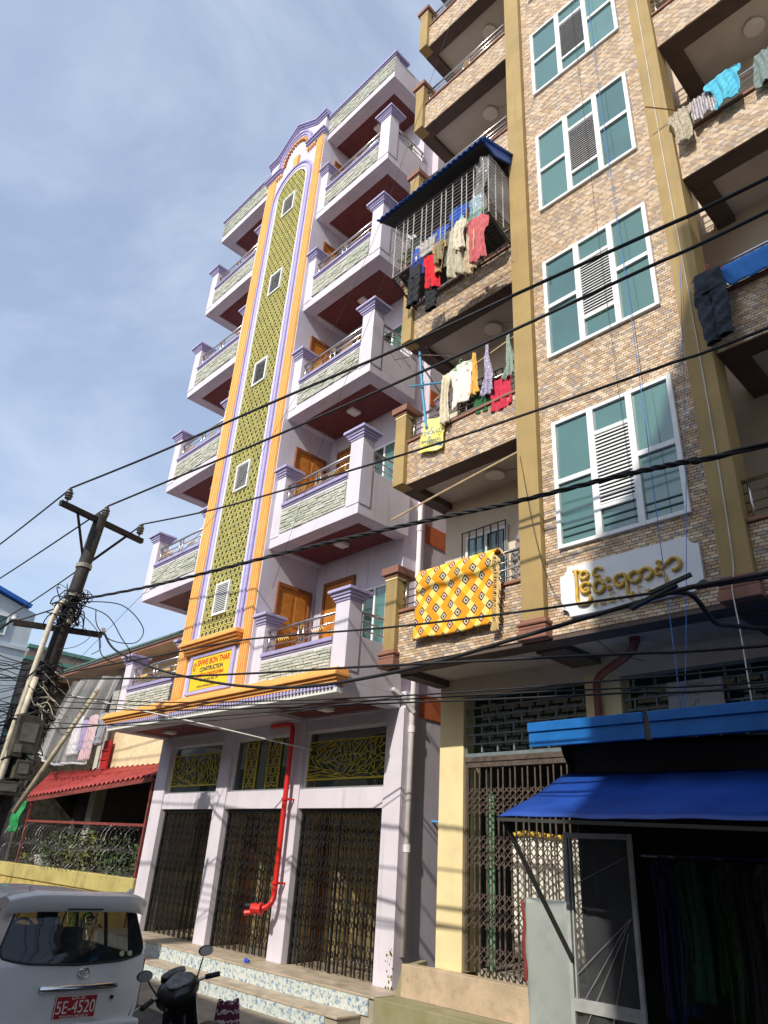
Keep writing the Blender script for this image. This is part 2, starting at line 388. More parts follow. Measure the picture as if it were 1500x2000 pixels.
for i, (x0, x1) in enumerate(((-7.35,-5.215), (-4.805,-2.865), (-2.445,-0.295))):
    w = MB()
    for q in ((x0, x0+0.05, 3.12, 4.13), (x1-0.05, x1, 3.12, 4.13), (x0+0.05, x1-0.05, 3.12, 3.16), (x0+0.05, x1-0.05, 4.09, 4.13)): w.box(q[0], q[1], 1.36, 1.44, q[2], q[3])
    wn = w.build('transom_window', WHITE, LB)
    MB().box(x0+0.05, x1-0.05, 1.405, 1.415, 3.16, 4.09).build('pane', GLASS_D, wn)
    g = MB()
    if i != 1:
        a, c = x0+0.06, x1-0.06
        bars_xz(g, crackle(a, c, 3.3, 3.93, 11+i, 0.021), 1.380, 1.392, 0.014)
        bars_xz(g, [((a,3.93),(c,3.93)), ((a,3.3),(a,3.93)), ((c,3.3),(c,3.93))], 1.372, 1.396, 0.02)
        bars_xz(g, [((a,3.29),(c,3.29))], 1.365, 1.398, 0.028)
    else:
        for a, c in ((-4.41,-4.03), (-3.66,-3.27)):
            bars_xz(g, stars(a, c, 3.17, 4.08, 0.19), 1.380, 1.392, 0.013)
            bars_xz(g, [((a,3.16),(a,4.09)), ((c,3.16),(c,4.09))], 1.372, 1.396, 0.022)
    g.build('grille', YGR, wn)

# folding gates
def folding_gate(parent, x0, x1, y, z0, z1, pitch, mat, bands, barw=0.022, hook=True):
    f = MB(); f.box(x0, x0+0.04, y-0.03, y+0.03, z0, z1); f.box(x1-0.04, x1, y-0.03, y+0.03, z0, z1); f.box(x0+0.04, x1-0.04, y-0.035, y+0.035, z1-0.07, z1)
    gate = f.build('folding_gate', mat, parent)
    n = int((x1-x0-0.08)/pitch); p = (x1-x0-0.08)/n
    bm = MB().box(-barw/2, barw/2, -0.006, 0.006, z0+0.01, z1-0.07).mesh('upright', mat)
    for i in range(n+1):
        o = bpy.data.objects.new('upright', bm); COL.objects.link(o); o.parent = gate; o.location = (x0+0.04+i*p, y+(0.012 if i % 2 else -0.012), 0)
    X = MB()
    for (a, c, rows) in bands:
        h = (c-a)/rows
        for i in range(n):
            xa = x0+0.04+i*p; xb = xa+p
            for r in range(rows):
                za = a+r*h; zb = za+h
                X.bar((xa,y-0.026,za),(xb,y-0.026,zb),0.014,0.005); X.bar((xa,y+0.026,zb),(xb,y+0.026,za),0.014,0.005)
    so_ = X.build('scissor_strips', mat, gate); so_['kind'] = 'stuff'
    return gate
for (x0, x1) in ((-7.355,-5.215), (-4.805,-2.865), (-2.445,-0.295)):
    g = folding_gate(LB, x0, x1, 1.42, 0.462, 2.808, 0.095, BLACK, ((0.58,0.90,2),(1.02,1.48,3),(1.62,2.08,3),(2.2,2.62,3)), 0.032)
MB().box(-1.40, -1.37, 1.365, 1.40, 0.47, 2.7).build('gate_leaf_edge', BLACK, LB)

# ---- balconies
railing_cache = {}
def pillar(parent, x0, x1, z0, zt, dy=0.27):
    p = MB().box(x0, x1, -0.012, dy, z0, zt-0.2).build('pillar', LILACW, parent, bevel=0.006)
    c = MB(); o = 0.0
    for k, (e, za, zb) in enumerate(((0.02,-0.2,-0.16),(0.045,-0.16,-0.11),(0.07,-0.11,-0.055),(0.115,-0.055,0.0))):
        c.box(x0-e, x1+e, -0.012-e, dy+e, zt+za, zt+zb)
    c.build('pillar_cap', CAPM, parent, bevel=0.008)
def railing(parent, pts, z0, gold=True):
    """stainless rails along a polyline of (x,y)"""
    (xa, ya), (xb, yb) = pts
    L = math.hypot(xb-xa, yb-ya); ux, uy = (xb-xa)/L, (yb-ya)/L
    P = lambda t, z: (xa+ux*t, ya+uy*t, z)
    r = MB(); r.tube([P(0,z0+0.44), P(L,z0+0.44)], 0.026, 8)
    r.tube([P(0,z0+0.28), P(L,z0+0.28)], 0.013, 6); r.tube([P(0,z0+0.14), P(L,z0+0.14)], 0.013, 6)
    ts = [0.06, L-0.06]
    if L > 1.4: ts += [L/2-0.07, L/2+0.07]
    for t in ts: r.tube([P(t,z0-0.005), P(t,z0+0.43)], 0.018, 6)
    rail = r.build('railing', STEEL, parent, smooth=True)
    g = MB()
    if L > 1.4:
        for t0 in (L*0.24, L*0.72):
            for k in range(6):
                t = t0-0.15+0.055*k; g.tube([P(t,z0+0.15), P(t+0.045,z0+0.21), P(t,z0+0.27)], 0.007, 5)
        for t0, zc in ((L/2, 0.36), (L/2, 0.12), (L*0.9, 0.21), (L*0.08+0.1, 0.21)):
            pts2 = []
            for k in range(13):
                a = k/12*4*PI; s_ = 1 if k < 7 else -1
                pts2.append(P(t0+0.035*math.sin(a)*(1 if k < 7 else -1), z0+zc+0.05-0.1*k/12))
            MB().tube(pts2, 0.008, 5).build('scroll', GOLD, parent)
    else:
        for k in range(5):
            t = L*0.6-0.12+0.06*k; g.tube([P(t,z0+0.15), P(t+0.05,z0+0.21), P(t,z0+0.27)], 0.008, 5)
    g.build('ornament', GOLD, parent)['kind'] = 'stuff'
stone_meshes = []
for i in range(6):
    rr = random.Random(i); L_ = (0.16, 0.22, 0.28)[i % 3]
    mb = MB(); d = rr.uniform(0.012, 0.03)
    mb.v = [(0,0,0),(L_-0.006,0,0),(L_-0.006,0,0.048),(0,0,0.048)] + [(0.006,-d,0.006),(L_-0.012,-d*rr.uniform(0.7,1),0.005),(L_-0.011,-d,0.043),(0.005,-d*0.8,0.044)]
    mb.f = [(4,5,6,7),(0,1,5,4),(1,2,6,5),(2,3,7,6),(3,0,4,7)]; mb.mi = [0]*5
    stone_meshes.append((L_, mb))
stone_data = {}
def stone_panel(parent, x0, x1, y, z0, z1, single, seed):
    rnd = random.Random(seed)
    p = MB().box(x0, x1, y-0.004, y+0.05, z0, z1).build('stone_panel', STONEB, parent)
    rows = int((z1-z0)/0.052); allm = MB()
    for r in range(rows):
        x = x0+0.004; z = z0+0.004+r*0.052
        while x < x1-0.03:
            i = rnd.randrange(6); L_, mb = stone_meshes[i]; m = rnd.randrange(3); sc = min(1, (x1-x-0.004)/L_)
            if single:
                key = (i, m)
                if key not in stone_data: stone_data[key] = mb.mesh('stone', STONES[m])
                o = bpy.data.objects.new('stone', stone_data[key]); COL.objects.link(o); o.parent = p; o.location = (x, y-0.004, z); o.scale = (sc,1,1)
            else:
                n = len(allm.v); allm.v += [(v[0]*sc+x, v[1]+y-0.004, v[2]+z) for v in mb.v]
                for f in mb.f: allm.f.append(tuple(n+k for k in f)); allm.mi.append(m)
            x += L_*sc
    if not single:
        o = allm.build('stones', STONES, p); o['kind'] = 'stuff'
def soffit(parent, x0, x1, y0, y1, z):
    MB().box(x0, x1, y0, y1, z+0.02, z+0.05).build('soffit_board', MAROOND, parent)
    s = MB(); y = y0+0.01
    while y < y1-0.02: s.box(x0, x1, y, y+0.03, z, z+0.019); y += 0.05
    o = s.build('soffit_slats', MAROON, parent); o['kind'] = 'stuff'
LAMPW = M('ceiling_lamp_white', (0.82, 0.8, 0.75), 0.5, 0.02)
def balcony(k, side):
    z0 = FZ[k]; first = k == 0
    xi, xo = (-2.62, 0.0) if side > 0 else (-5.12, -7.88)   # inner (tower) and outer ends
    sg = 1 if side > 0 else -1
    a, c = min(xi, xo), max(xi, xo)
    top = z0 + (0.84 if first else 0.80)
    m = MB(); m.box(a, c, 0.0, 0.14, z0, top)                       # front band
    m.box(a, c, 0.14, 0.30, z0, z0+0.2)                             # front beam
    so, si = (xo-0.30*sg, xo)
    m.box(so, si, 0.30, 1.27, z0, z0+0.2)                           # outer beam
    m.box(xo-0.14*sg, xo, 0.14, 1.27, z0+0.2, z0+0.96)              # side wall
    m.box(xi, so, 0.30, 1.27, z0+0.09, z0+0.24)                     # slab
    if not first: m.box(xi, xi+0.18*sg, 0.30, 1.27, z0-0.001, z0+0.09)
    B = m.build('balcony', LILACW, LB, bevel=0.005)
    soffit(B, min(xi+0.19*sg, so), max(xi+0.19*sg, so), 0.30, 1.265, z0+0.035)
    MB().box(-1.36 if side > 0 else -6.7, -1.16 if side > 0 else -6.5, 0.62, 0.86, z0-0.03, z0+0.035).build('ceiling_light', LAMPW, B, bevel=0.008)
    zt = z0 + (1.71 if first else 1.75)
    pillar(B, min(xo, xo-0.33*sg), max(xo, xo-0.33*sg)+(0.012 if side > 0 else 0), z0+0.2 if not first else z0+0.37, zt)
    pillar(B, min(xi, xi+0.31*sg), max(xi, xi+0.31*sg), z0+0.2 if not first else z0+0.37, zt)
    pa, pc = sorted((xi+0.315*sg, xo-0.335*sg))
    rc = MB(); rc.box(pa, pc, -0.05, 0.17, top+0.035, top+0.10); rc.box(pa, pc, -0.02, 0.15, top, top+0.035); rc.build('rail_cap', PURPLE, B, bevel=0.006)
    zs = z0+0.37 if first else z0+0.24
    stone_panel(LB, pa+0.02, pc-0.02, 0.0, zs, top-0.05, (side > 0 and k < 1) or (side < 0 and k < 1) or (side > 0 and k == 1), k*2+(side > 0))
    railing(B, ((pa, 0.07), (pc, 0.07)), top+0.10)
    railing(B, ((xo-0.07*sg, 0.28), (xo-0.07*sg, 1.24)), z0+0.96)
    return B
for k in range(5):
    for side in (1, -1): balcony(k, side)
# doors and windows on the balconies
def door_x(x, y0, y1, z0, z1):     # in the tower flank, facing +x
    f = MB(); f.box(x, x+0.05, y0, y0+0.07, z0, z1); f.box(x, x+0.05, y1-0.07, y1, z0, z1); f.box(x, x+0.05, y0+0.07, y1-0.07, z1-0.08, z1)
    d = f.build('door', WOODD, LB, bevel=0.004)
    MB().box(x+0.004, x+0.025, y0+0.07, y1-0.07, z0, z1-0.08).build('door_leaf', WOOD, d)
    ym = (y0+y1)/2
    for ya, yb in ((y0+0.13, ym-0.04), (ym+0.04, y1-0.13)):
        for za, zb in ((z0+0.15,z0+0.75),(z0+0.85,z0+1.35),(z0+1.42,z1-0.2)): MB().box(x+0.025, x+0.034, ya, yb, za, zb).build('door_panel', WOOD, d, bevel=0.006)
    MB().tube([(x+0.03,y1-0.12,z0+1.0),(x+0.075,y1-0.12,z0+1.0),(x+0.075,y1-0.2,z0+1.0)], 0.01).build('handle', STEEL, d)
def door_y(x0, x1, y, z0, z1):
    f = MB(); f.box(x0, x0+0.07, y-0.05, y, z0, z1); f.box(x1-0.07, x1, y-0.05, y, z0, z1); f.box(x0+0.07, x1-0.07, y-0.05, y, z1-0.08, z1)
    d = f.build('door', WOODD, LB, bevel=0.004)
    MB().box(x0+0.07, x1-0.07, y-0.022, y-0.003, z0, z1-0.08).build('door_leaf', WOOD, d)
    n = 4; w = (x1-x0-0.2)/n
    for i in range(n): MB().box(x0+0.1+i*w+0.012, x0+0.1+(i+1)*w-0.012, y-0.03, y-0.022, z0+0.12, z1-0.2).build('door_panel', WOOD, d, bevel=0.005)
    MB().tube([(x0+0.12,y-0.03,z0+1.0),(x0+0.12,y-0.075,z0+1.0),(x0+0.2,y-0.075,z0+1.0)], 0.01).build('handle', STEEL, d)
def slide_window(parent, x0, x1, y, z0, z1):
    f = MB(); t = 0.045; xm = (x0+x1)/2
    for q in ((x0,x0+t,z0,z1),(x1-t,x1,z0,z1),(x0+t,x1-t,z0,z0+t),(x0+t,x1-t,z1-t,z1),(xm-t/2,xm+t/2,z0+t,z1-t)): f.box(q[0], q[1], y-0.04, y, q[2], q[3])
    w = f.build('window', WHITE, parent)
    MB().box(x0+t, xm-t/2, y-0.008, y-0.002, z0+t, z1-t).build('pane', GLASS_D, w)
    MB().box(xm+t/2, x1-t, y-0.022, y-0.016, z0+t, z1-t).build('pane', GLASS_T, w)
for k, z0 in enumerate(FZ):
    zf = z0+0.28
    door_x(-2.578, 0.31, 1.16, zf, zf+2.22)
    door_y(-2.28, -1.36, 1.268, zf, zf+2.38)
    slide_window(LB, -1.10, -0.42, 1.268, zf+0.75, zf+2.0)
    door_y(-6.6, -5.7, 1.268, zf, zf+2.38)
    MB().box(-2.56, -0.3, 1.24, 1.268, z0+2.86, z0+3.05).build('wall_beam', LILAC, LB) if k == 9 else None
# roof parapet
for side in (1, -1):
    xi, xo = (-2.6, 0.0) if side > 0 else (-5.15, -7.88)
    sg = side; a, c = min(xi,xo), max(xi,xo)
    m = MB(); m.box(a, c, 0, 0.14, RZ, RZ+0.86); m.box(xo-0.14*sg, xo, 0.32, 1.5, RZ, RZ+0.8); m.box(xo-0.14*sg, xo, 0.14, 0.32, RZ+0.2, RZ+0.8); m.box(a, c, 0.14, 0.32, RZ, RZ+0.2)
    m.box(xo-0.32*sg, xo-0.14*sg, 0.32, 1.27, RZ, RZ+0.2); m.box(min(xi,xo-0.32*sg), max(xi,xo-0.32*sg), 0.32, 1.27, RZ+0.09, RZ+0.24)
    P = m.build('roof_parapet', LILACW, LB, bevel=0.005)
    soffit(P, min(xi,xo-0.32*sg)+0.01, max(xi,xo-0.32*sg)-0.01, 0.32, 1.265, RZ+0.035)
    cp = MB(); cp.box(a+(0.02 if side > 0 else -0.06), c+(0.06 if side > 0 else 0), -0.06, 0.2, RZ+0.90, RZ+0.98); cp.box(a+(0.02 if side > 0 else -0.03), c+(0.03 if side > 0 else 0), -0.03, 0.17, RZ+0.86, RZ+0.90)
    cp.box(xo-0.2*sg, xo+0.06*sg, 0.2, 0.45, RZ+0.90, RZ+0.98)
    cp.build('parapet_cap', PURPLE, P, bevel=0.006)
    MB().box(-1.4 if side > 0 else -6.7, -1.2 if side > 0 else -6.5, 0.62, 0.86, RZ-0.03, RZ+0.035).build('ceiling_light', LAMPW, P)
    stone_panel(LB, a+0.03, c-0.03 if side < 0 else c-0.002, 0.0, RZ+0.22, RZ+0.84, False, 40+side)
# ---- tower strip
MB().box(-5.15, -2.58, -0.1, 1.268, 4.33, 20.1).build('tower', LILACW, LB, bevel=0.005)
CX = -3.805
for x0, x1 in ((-5.13,-4.77), (-2.865,-2.60)):
    m = MB(); m.box(x0, x1, -0.135, -0.098, 4.7, 19.8); n = 4; w = (x1-x0)/n
    for i in range(n): m.box(x0+i*w+0.01, x0+(i+1)*w-0.01, -0.155, -0.135, 4.72, 19.78)
    m.build('pilaster', ORANGE, LB, bevel=0.006)
def arch_outline(h, zb, zs, n=20):
    pts = [(CX-h, zb)] + [(CX-h*math.cos(PI*i/n), zs+h*math.sin(PI*i/n)*1.04) for i in range(n+1)] + [(CX+h, zb)]
    return pts
def arch_band(h0, h1, y0, y1, mat, name, zb=5.80, zs=18.57):
    A = arch_outline(h0, zb, zs); Bq = arch_outline(h1, zb, zs); m = MB(); k = len(A)
    for i in range(k):
        m.v += [(A[i][0],y0,A[i][1]), (Bq[i][0],y0,Bq[i][1]), (Bq[i][0],y1,Bq[i][1]), (A[i][0],y1,A[i][1])]
    for i in range(k-1):
        for (p, q) in ((0,1),(1,2),(2,3),(3,0)): m.face(4*i+p, 4*i+q, 4*i+4+q, 4*i+4+p)
    m.face(0,3,2,1); m.face(4*k-4,4*k-3,4*k-2,4*k-1)
    return m.build(name, mat, LB)
LAV = M('lavender_moulding', (0.50, 0.45, 0.72), 0.6, 0.04, 5)
arch_band(0.625, 0.69, -0.15, -0.102, WHITEP, 'lattice_frame')
arch_band(0.69, 0.74, -0.165, -0.102, LAV, 'moulding'); arch_band(0.74, 0.83, -0.145, -0.102, LAV, 'moulding')
arch_band(0.83, 0.88, -0.175, -0.102, PURPLE, 'moulding'); arch_band(0.88, 0.925, -0.14, -0.102, LAV, 'moulding')
MB().prism_y(arch_outline(0.624, 5.80, 18.57), -0.112, -0.1005).build('lattice_backing', DKGREEN, LB)
ins = lambda x, z: abs(x-CX) <= 0.62 if z < 18.57 else math.hypot(x-CX, (z-18.57)/1.04) <= 0.62
vents = [6.62, 9.45, 12.30, 15.14, 17.98]
def ins2(x, z):
    if not ins(x, z): return False
    return not any(abs(x-CX) < 0.245 and abs(z-v) < 0.33 for v in vents)
g = MB(); bars_xz(g, stars(CX-0.62, CX+0.62, 5.81, 19.22, 0.155, ins2), -0.140, -0.128, 0.0145); g.build('lattice', LATT, LB)
for v in vents:
    f = MB()
    for q in ((-0.26,-0.215,-0.345,0.345),(0.215,0.26,-0.345,0.345),(-0.215,0.215,-0.345,-0.3),(-0.215,0.215,0.3,0.345)): f.box(CX+q[0], CX+q[1], -0.175, -0.113, v+q[2], v+q[3])
    vv = f.build('louvre_vent', WHITE, LB); MB().box(CX-0.215, CX+0.215, -0.122, -0.113, v-0.3, v+0.3).build('vent_back', BLACK, vv)
    sm = MB(); sm.v = [(-0.215,-0.166,-0.012),(0.215,-0.166,-0.012),(0.215,-0.150,0.010),(-0.215,-0.150,0.010),(-0.215,-0.170,-0.010),(0.215,-0.170,-0.010),(0.215,-0.154,0.012),(-0.215,-0.154,0.012)]
    for q in ((0,3,2,1),(4,5,6,7),(0,1,5,4),(1,2,6,5),(2,3,7,6),(3,0,4,7)): sm.face(*q)
    me = sm.mesh('slat', WHITE)
    for i in range(15):
        o = bpy.data.objects.new('slat', me); COL.objects.link(o); o.parent = vv; o.location = (CX, 0, v-0.29+i*0.0405)
# cornice under the lattice, orange ledge with dentils
def ledge(x0, x1, steps, mat, name, ybase=0.0):
    m = MB()
    for d, za, zb in steps: m.box(x0-d*0.6, x1+d*0.6, ybase-d, ybase+0.05, za, zb)
    return m.build(name, mat, LB, bevel=0.01)
ledge(-4.72, -2.92, ((0.10,5.55,5.60),(0.14,5.60,5.66),(0.19,5.66,5.71),(0.24,5.71,5.79)), ORANGE, 'cornice', -0.102)
MB().box(-7.9, 0.0, -0.118, 0.0, 4.325, 4.40).build('ledge_base', WHITEP, LB)
ledge(-7.88, -0.06, ((0.17,4.46,4.51),(0.21,4.51,4.56),(0.26,4.56,4.62),(0.22,4.62,4.67),(0.19,4.67,4.70)), ORANGE, 'ledge')
MB().box(-7.88, -0.04, -0.124, 0.0, 4.401, 4.459).build('ledge_fillet', PURPLE, LB)
dm = MB().box(0, 0.05, -0.168, -0.124, 4.399, 4.457).mesh('dentil', LAV)
for i in range(88):
    o = bpy.data.objects.new('dentil', dm); COL.objects.link(o); o.parent = LB; o.location = (-7.86+i*0.0888, 0, 0)
# crown
out = [(-5.17,19.95),(-5.17,20.66),(-4.78,20.66),(-3.9,21.27),(-3.02,20.66),(-2.62,20.66),(-2.62,19.95)]
MB().prism_y(out, -0.105, 0.25).build('crown', LILACW, LB, bevel=0.005)
def sweep_profile(path, offs, y0, y1, mat, name):
    """moulding over a polyline: offs = (low, high) along z"""
    m = MB()
    for i in range(len(path)-1):
        (xa, za), (xb, zb) = path[i], path[i+1]
        m.prism_y([(xa,za+offs[0]),(xb,zb+offs[0]),(xb,zb+offs[1]),(xa,za+offs[1])], y0, y1)
    return m.build(name, mat, LB)
top = [(-5.25,20.66),(-4.8,20.66),(-3.9,21.28),(-3.0,20.66),(-2.55,20.66)]
sweep_profile(top, (-0.06,0.0), -0.135, 0.27, PURPLE, 'crown_moulding'); sweep_profile(top, (0.002,0.05), -0.175, 0.3, LAV, 'crown_moulding'); sweep_profile(top, (0.052,0.11), -0.215, 0.33, PURPLE, 'crown_moulding')
for x0, x1 in ((-5.2,-4.56), (-3.25,-2.6)):
    ledge(x0, x1, ((0.05,19.82,19.88),(0.09,19.88,19.95),(0.13,19.95,20.02)), PURPLE, 'crown_ledge', -0.106)
ACX = -3.9
for r0, r1, y, mt in ((0.60,0.66,-0.15,PURPLE),(0.66,0.72,-0.17,LAV),(0.72,0.78,-0.195,PURPLE)):
    m = MB(); n = 16
    for i in range(n):
        a0, a1 = PI*i/n, PI*(i+1)/n; zc = 20.0
        m.prism_y([(ACX-r0*math.cos(a0),zc+r0*1.18*math.sin(a0)),(ACX-r1*math.cos(a0),zc+r1*1.18*math.sin(a0)),(ACX-r1*math.cos(a1),zc+r1*1.18*math.sin(a1)),(ACX-r0*math.cos(a1),zc+r0*1.18*math.sin(a1))], y, -0.104)
    m.build('crown_arch', mt, LB)
dm = MB().box(-0.028, 0.028, -0.16, -0.106, -0.04, 0.04).mesh('crown_dentil', ORANGE)
dm2 = MB().box(-0.02, 0.02, -0.14, -0.106, -0.03, 0.03).mesh('crown_dentil', WOODD)
for i in range(17):
    a = PI*(i+0.5)/17
    for rr_, me in ((0.56, dm), (0.50, dm2)):
        o = bpy.data.objects.new('crown_dentil', me); COL.objects.link(o); o.parent = LB
        o.location = (ACX-rr_*math.cos(a), 0, 20.0+rr_*1.18*math.sin(a)); o.rotation_euler = (0, a-PI/2, 0)
for x in (-4.72,-4.62,-4.52,-3.28,-3.18,-3.08,-2.98):
    o = bpy.data.objects.new('crown_dentil', dm); COL.objects.link(o); o.parent = LB; o.location = (x, 0, 19.76)
m = MB(); m.prism_y([(CX-0.09,19.5),(CX+0.09,19.5),(CX+0.13,19.92),(CX-0.13,19.92)], -0.17, -0.104); m.build('keystone', ORANGE, LB, bevel=0.01)
# company sign
YEL = M('yellow_sign', (0.86, 0.58, 0.01), 0.35, 0.03, 2)
f = MB()
for q in ((-4.62,-4.52,4.74,5.53),(-3.12,-3.02,4.74,5.53),(-4.52,-3.12,4.74,4.81),(-4.52,-3.12,5.46,5.53)): f.box(q[0], q[1], -0.15, -0.102, q[2], q[3])
f.build('sign_frame', LAV, LB, bevel=0.012)
sg = MB().box(-4.5, -3.14, -0.135, -0.102, 4.82, 5.45).build('sign_board', YEL, LB)
RED = M('red_print', (0.55, 0.03, 0.01), 0.5, 0); INK = M('dark_print', (0.02, 0.02, 0.05), 0.5, 0)
yy = -0.137
text('SHWE BON THAR', 0.165, (-3.74, yy, 5.345), RED, sg, sx=0.86, extrude=0.001, bold=0.004)
text('CONSTRUCTION', 0.115, (-3.78, yy, 5.205), INK, sg, sx=0.92, extrude=0.001, bold=0.003)
text('ရွှေဘုံသာ ဆောက်လုပ်ရေး', 0.11, (-3.80, yy, 5.10), RED, sg, extrude=0.001, sx=0.8, bold=0.003)
text('Ph : 09 444 445 241', 0.085, (-3.80, yy, 4.99), INK, sg, extrude=0.001)
text('www.shwebonthar.com', 0.085, (-3.80, yy, 4.88), INK, sg, extrude=0.001)
m = MB(); m.tube([( -4.40+0.05*math.cos(a), yy, 5.29+0.075*math.sin(a)) for a in [0.4+i*0.42 for i in range(13)]], 0.008, 5); m.tube([(-4.40+0.03*math.sin(i*0.5), yy, 5.33-0.012*i) for i in range(8)], 0.007, 5); m.build('emblem', RED, sg)
# red hydrant riser
RP = thing('fire_riser_pipe', 'red fire pipe bent over the middle gates of the lilac building', 'pipe')
MB().tube(spline([(-3.3,1.12,4.26),(-2.85,1.12,4.26),(-2.66,1.12,4.22),(-2.63,1.12,4.08)],6)+[Vector((-2.63,1.12,1.45))]+spline([(-2.63,1.12,1.42),(-2.635,1.08,1.32),(-2.67,1.0,1.25),(-2.74,0.92,1.22)],5), 0.046, 12).build('riser', REDP, RP, smooth=True)
for z in (2.95, 1.62):
    m = MB(); m.lathe([(0.062,-0.02),(0.066,-0.02),(0.066,0.02),(0.062,0.02)], (-2.63,1.12,z)); m.bar((-2.58,1.12,z),(-2.56,1.28,z),0.03,0.03,(0,0,1)); m.build('bracket', REDP, RP)
v = MB(); v.lathe([(0.06,-0.02),(0.10,-0.02),(0.10,0.02),(0.07,0.03),(0.085,0.10),(0.085,0.16),(0.05,0.18)], (0,0,0), 'X', 14)
vo = v.build('valve_body', REDP, RP, smooth=False); vo.location = (-2.72,0.94,1.22); vo.rotation_euler = (0,0,PI+0.5)
v = MB()
for k in range(2): v.lathe([(0.03,0),(0.045,0.0),(0.045,0.09),(0.03,0.1)], (0,0,0), 'X', 10)
for k, dz in enumerate((0.05,-0.05)):
    m = MB().lathe([(0.025,0),(0.04,0),(0.04,0.1),(0.046,0.1),(0.046,0.14),(0.02,0.15)], (0,0,0), 'X', 10).build('outlet', PLASTB if k == 0 else REDP, RP); m.location = (-2.83,0.87,1.22+dz); m.rotation_euler = (0,0.15,PI+0.4+0.3*k)
# white downpipe and alley wall
DP = thing('downpipe', 'white plastic drainpipe on the corner of the lilac building', 'pipe')
m = MB(); m.tube([(0.13,1.44,9.6),(0.13,1.44,0.85)], 0.05, 12); m.build('pipe', PVCW, DP, smooth=True)
for z in (2.25, 4.0, 5.3, 7.6): MB().lathe([(0.052,-0.05),(0.058,-0.05),(0.058,0.05),(0.052,0.05)], (0.13,1.44,z)).build('coupling', PVCW, DP)
MB().tube(spline([(0.17,1.44,4.25),(0.14,1.35,4.35),(0.10,1.2,4.5),(0.02,1.05,4.6)],4), 0.04, 8).build('branch', PVCW, DP, smooth=True)
MB().box(-0.13, 0.097, 1.601, 9, 0.0, 19.6).build('side_wall', LILAC, LB)
for zb_ in (4.23, 7.40, 10.5): MB().box(0.08, 0.112, 1.62, 8.9, zb_, zb_+0.38).build('side_band', ORBAND, LB)
# rear wall closing the gap, with an orange band
wp = MB().tube([(-0.06,2.0,2.68),(0.98,2.2,2.62)], 0.02).build('water_pipe', M('blue_pvc', (0.08,0.3,0.6), 0.5), None); tag(wp, 'short light blue pipe crossing the gap between the two tall buildings', 'pipe')

# algae at the foot of the right-hand pier
alg = MB(); ra = random.Random(4)
for i in range(26):
    z = 0.462+ra.random()**2*0.5; x = 0.10-ra.random()**2*0.16; r_ = ra.uniform(0.006,0.02)
    alg.prism_y([(x+r_*math.cos(a)*ra.uniform(.6,1), z+r_*1.6*math.sin(a)*ra.uniform(.6,1)) for a in [k*PI/3.5 for k in range(7)]], 1.266, 1.272)
o = alg.build('algae_stain', M('algae_green', (0.16,0.17,0.03), 0.9, 0.2), LB); o['kind'] = 'stuff'
# ================================================================== brick-faced building
RB = thing('apartment_building', 'tan brick-tiled apartment building with olive columns and white-framed teal windows', 'building')
RF = [4.60, 7.59, 10.58, 13.57, 16.56, 19.55]; RTOP = 22.6
MB().box(0.98, 9.6, 1.2, 9.5, 4.7, RTOP).build('rear_wall', BACKW, RB)
MB().box(3.68, 5.85, 0.06, 1.198, 4.6, RTOP).build('bay_wall', GROUT, RB)
MB().box(0.9, 9.6, 0.1, 9.5, RTOP, RTOP+0.2).build('roof_slab', BEAMB, RB)
def brick_rects():
    W = []
    for k in range(6): W.append((3.70, 5.83, RF[k]+0.0, (RF[k+1] if k < 5 else RTOP)))
    return W
wins = [(5.68,7.57),(8.68,10.56),(11.70,13.54),(14.70,16.53),(17.7,19.53)]
SIGN = (3.93, 5.64, 4.77, 5.40)
def hole(x0, x1, z0, z1):
    for a, c in wins:
        if x1 > 3.91 and x0 < 5.61 and z1 > a and z0 < c: return True
    return False
BL, BH = 0.098, 0.039
cols = [0,1,3,4,1,2,4,0,2,3]
allb = []     # (x,z,len,mat,y)
def lay(x0, x1, z0, z1, y, holes=None, seed=0):
    rnd = random.Random(seed); r = int(round(z0/BH)); z = z0
    while z < z1-0.012:
        h = min(BH, z1-z); x = math.floor(x0/BL)*BL - (r % 3)*BL/3; c = int(round(x0/BL))
        while x < x1-0.012:
            a, e = max(x, x0), min(x+BL, x1)
            if e-a > 0.012:
                if not (holes and holes(a, e, z, z+h)):
                    allb.append((a, z, e-a, h, cols[(c*3+r*4+rnd.randrange(3)) % 10], y, rnd.uniform(0.0, 0.004)))
            x += BL; c += 1
        z += BH; r += 1
def in_win(z): return any(a-0.001 <= z+BH*0.5 <= c+0.001 for a, c in wins)
zrow = 4.602; r0 = 0
while zrow < RTOP-0.012:
    if in_win(zrow): lay(3.702, 3.913, zrow, zrow+BH, 0.06, None, r0); lay(5.607, 5.828, zrow, zrow+BH, 0.06, None, r0+999)
    else: lay(3.702, 5.828, zrow, min(zrow+BH, RTOP), 0.06, None, r0)
    zrow += BH; r0 += 1
for k in range(6):
    lay(1.122, 3.368, RF[k]+0.002, RF[k]+0.79, 0.05, None, 10+k)
    lay(6.142, 9.4, RF[k]+0.002, RF[k]+0.79, 0.05, None, 30+k)
CAMP = Vector((8.312,-7.108,2.044))
full = [q for q in allb if q[2] > BL-0.002 and q[3] > BH-0.002 and q[0] < 5.83]
vis = [q for q in full if not (q[5] > 0.055 and SIGN[0]-0.05 < q[0]+BL and q[0] < SIGN[1]+0.05 and SIGN[2]-0.03 < q[1]+BH and q[1] < SIGN[3]+0.03)]
vis.sort(key=lambda q: (Vector((q[0]+0.05, q[5], q[1]))-CAMP).length)
single = set(id(q) for q in vis[:300])
bmesh_ = {}
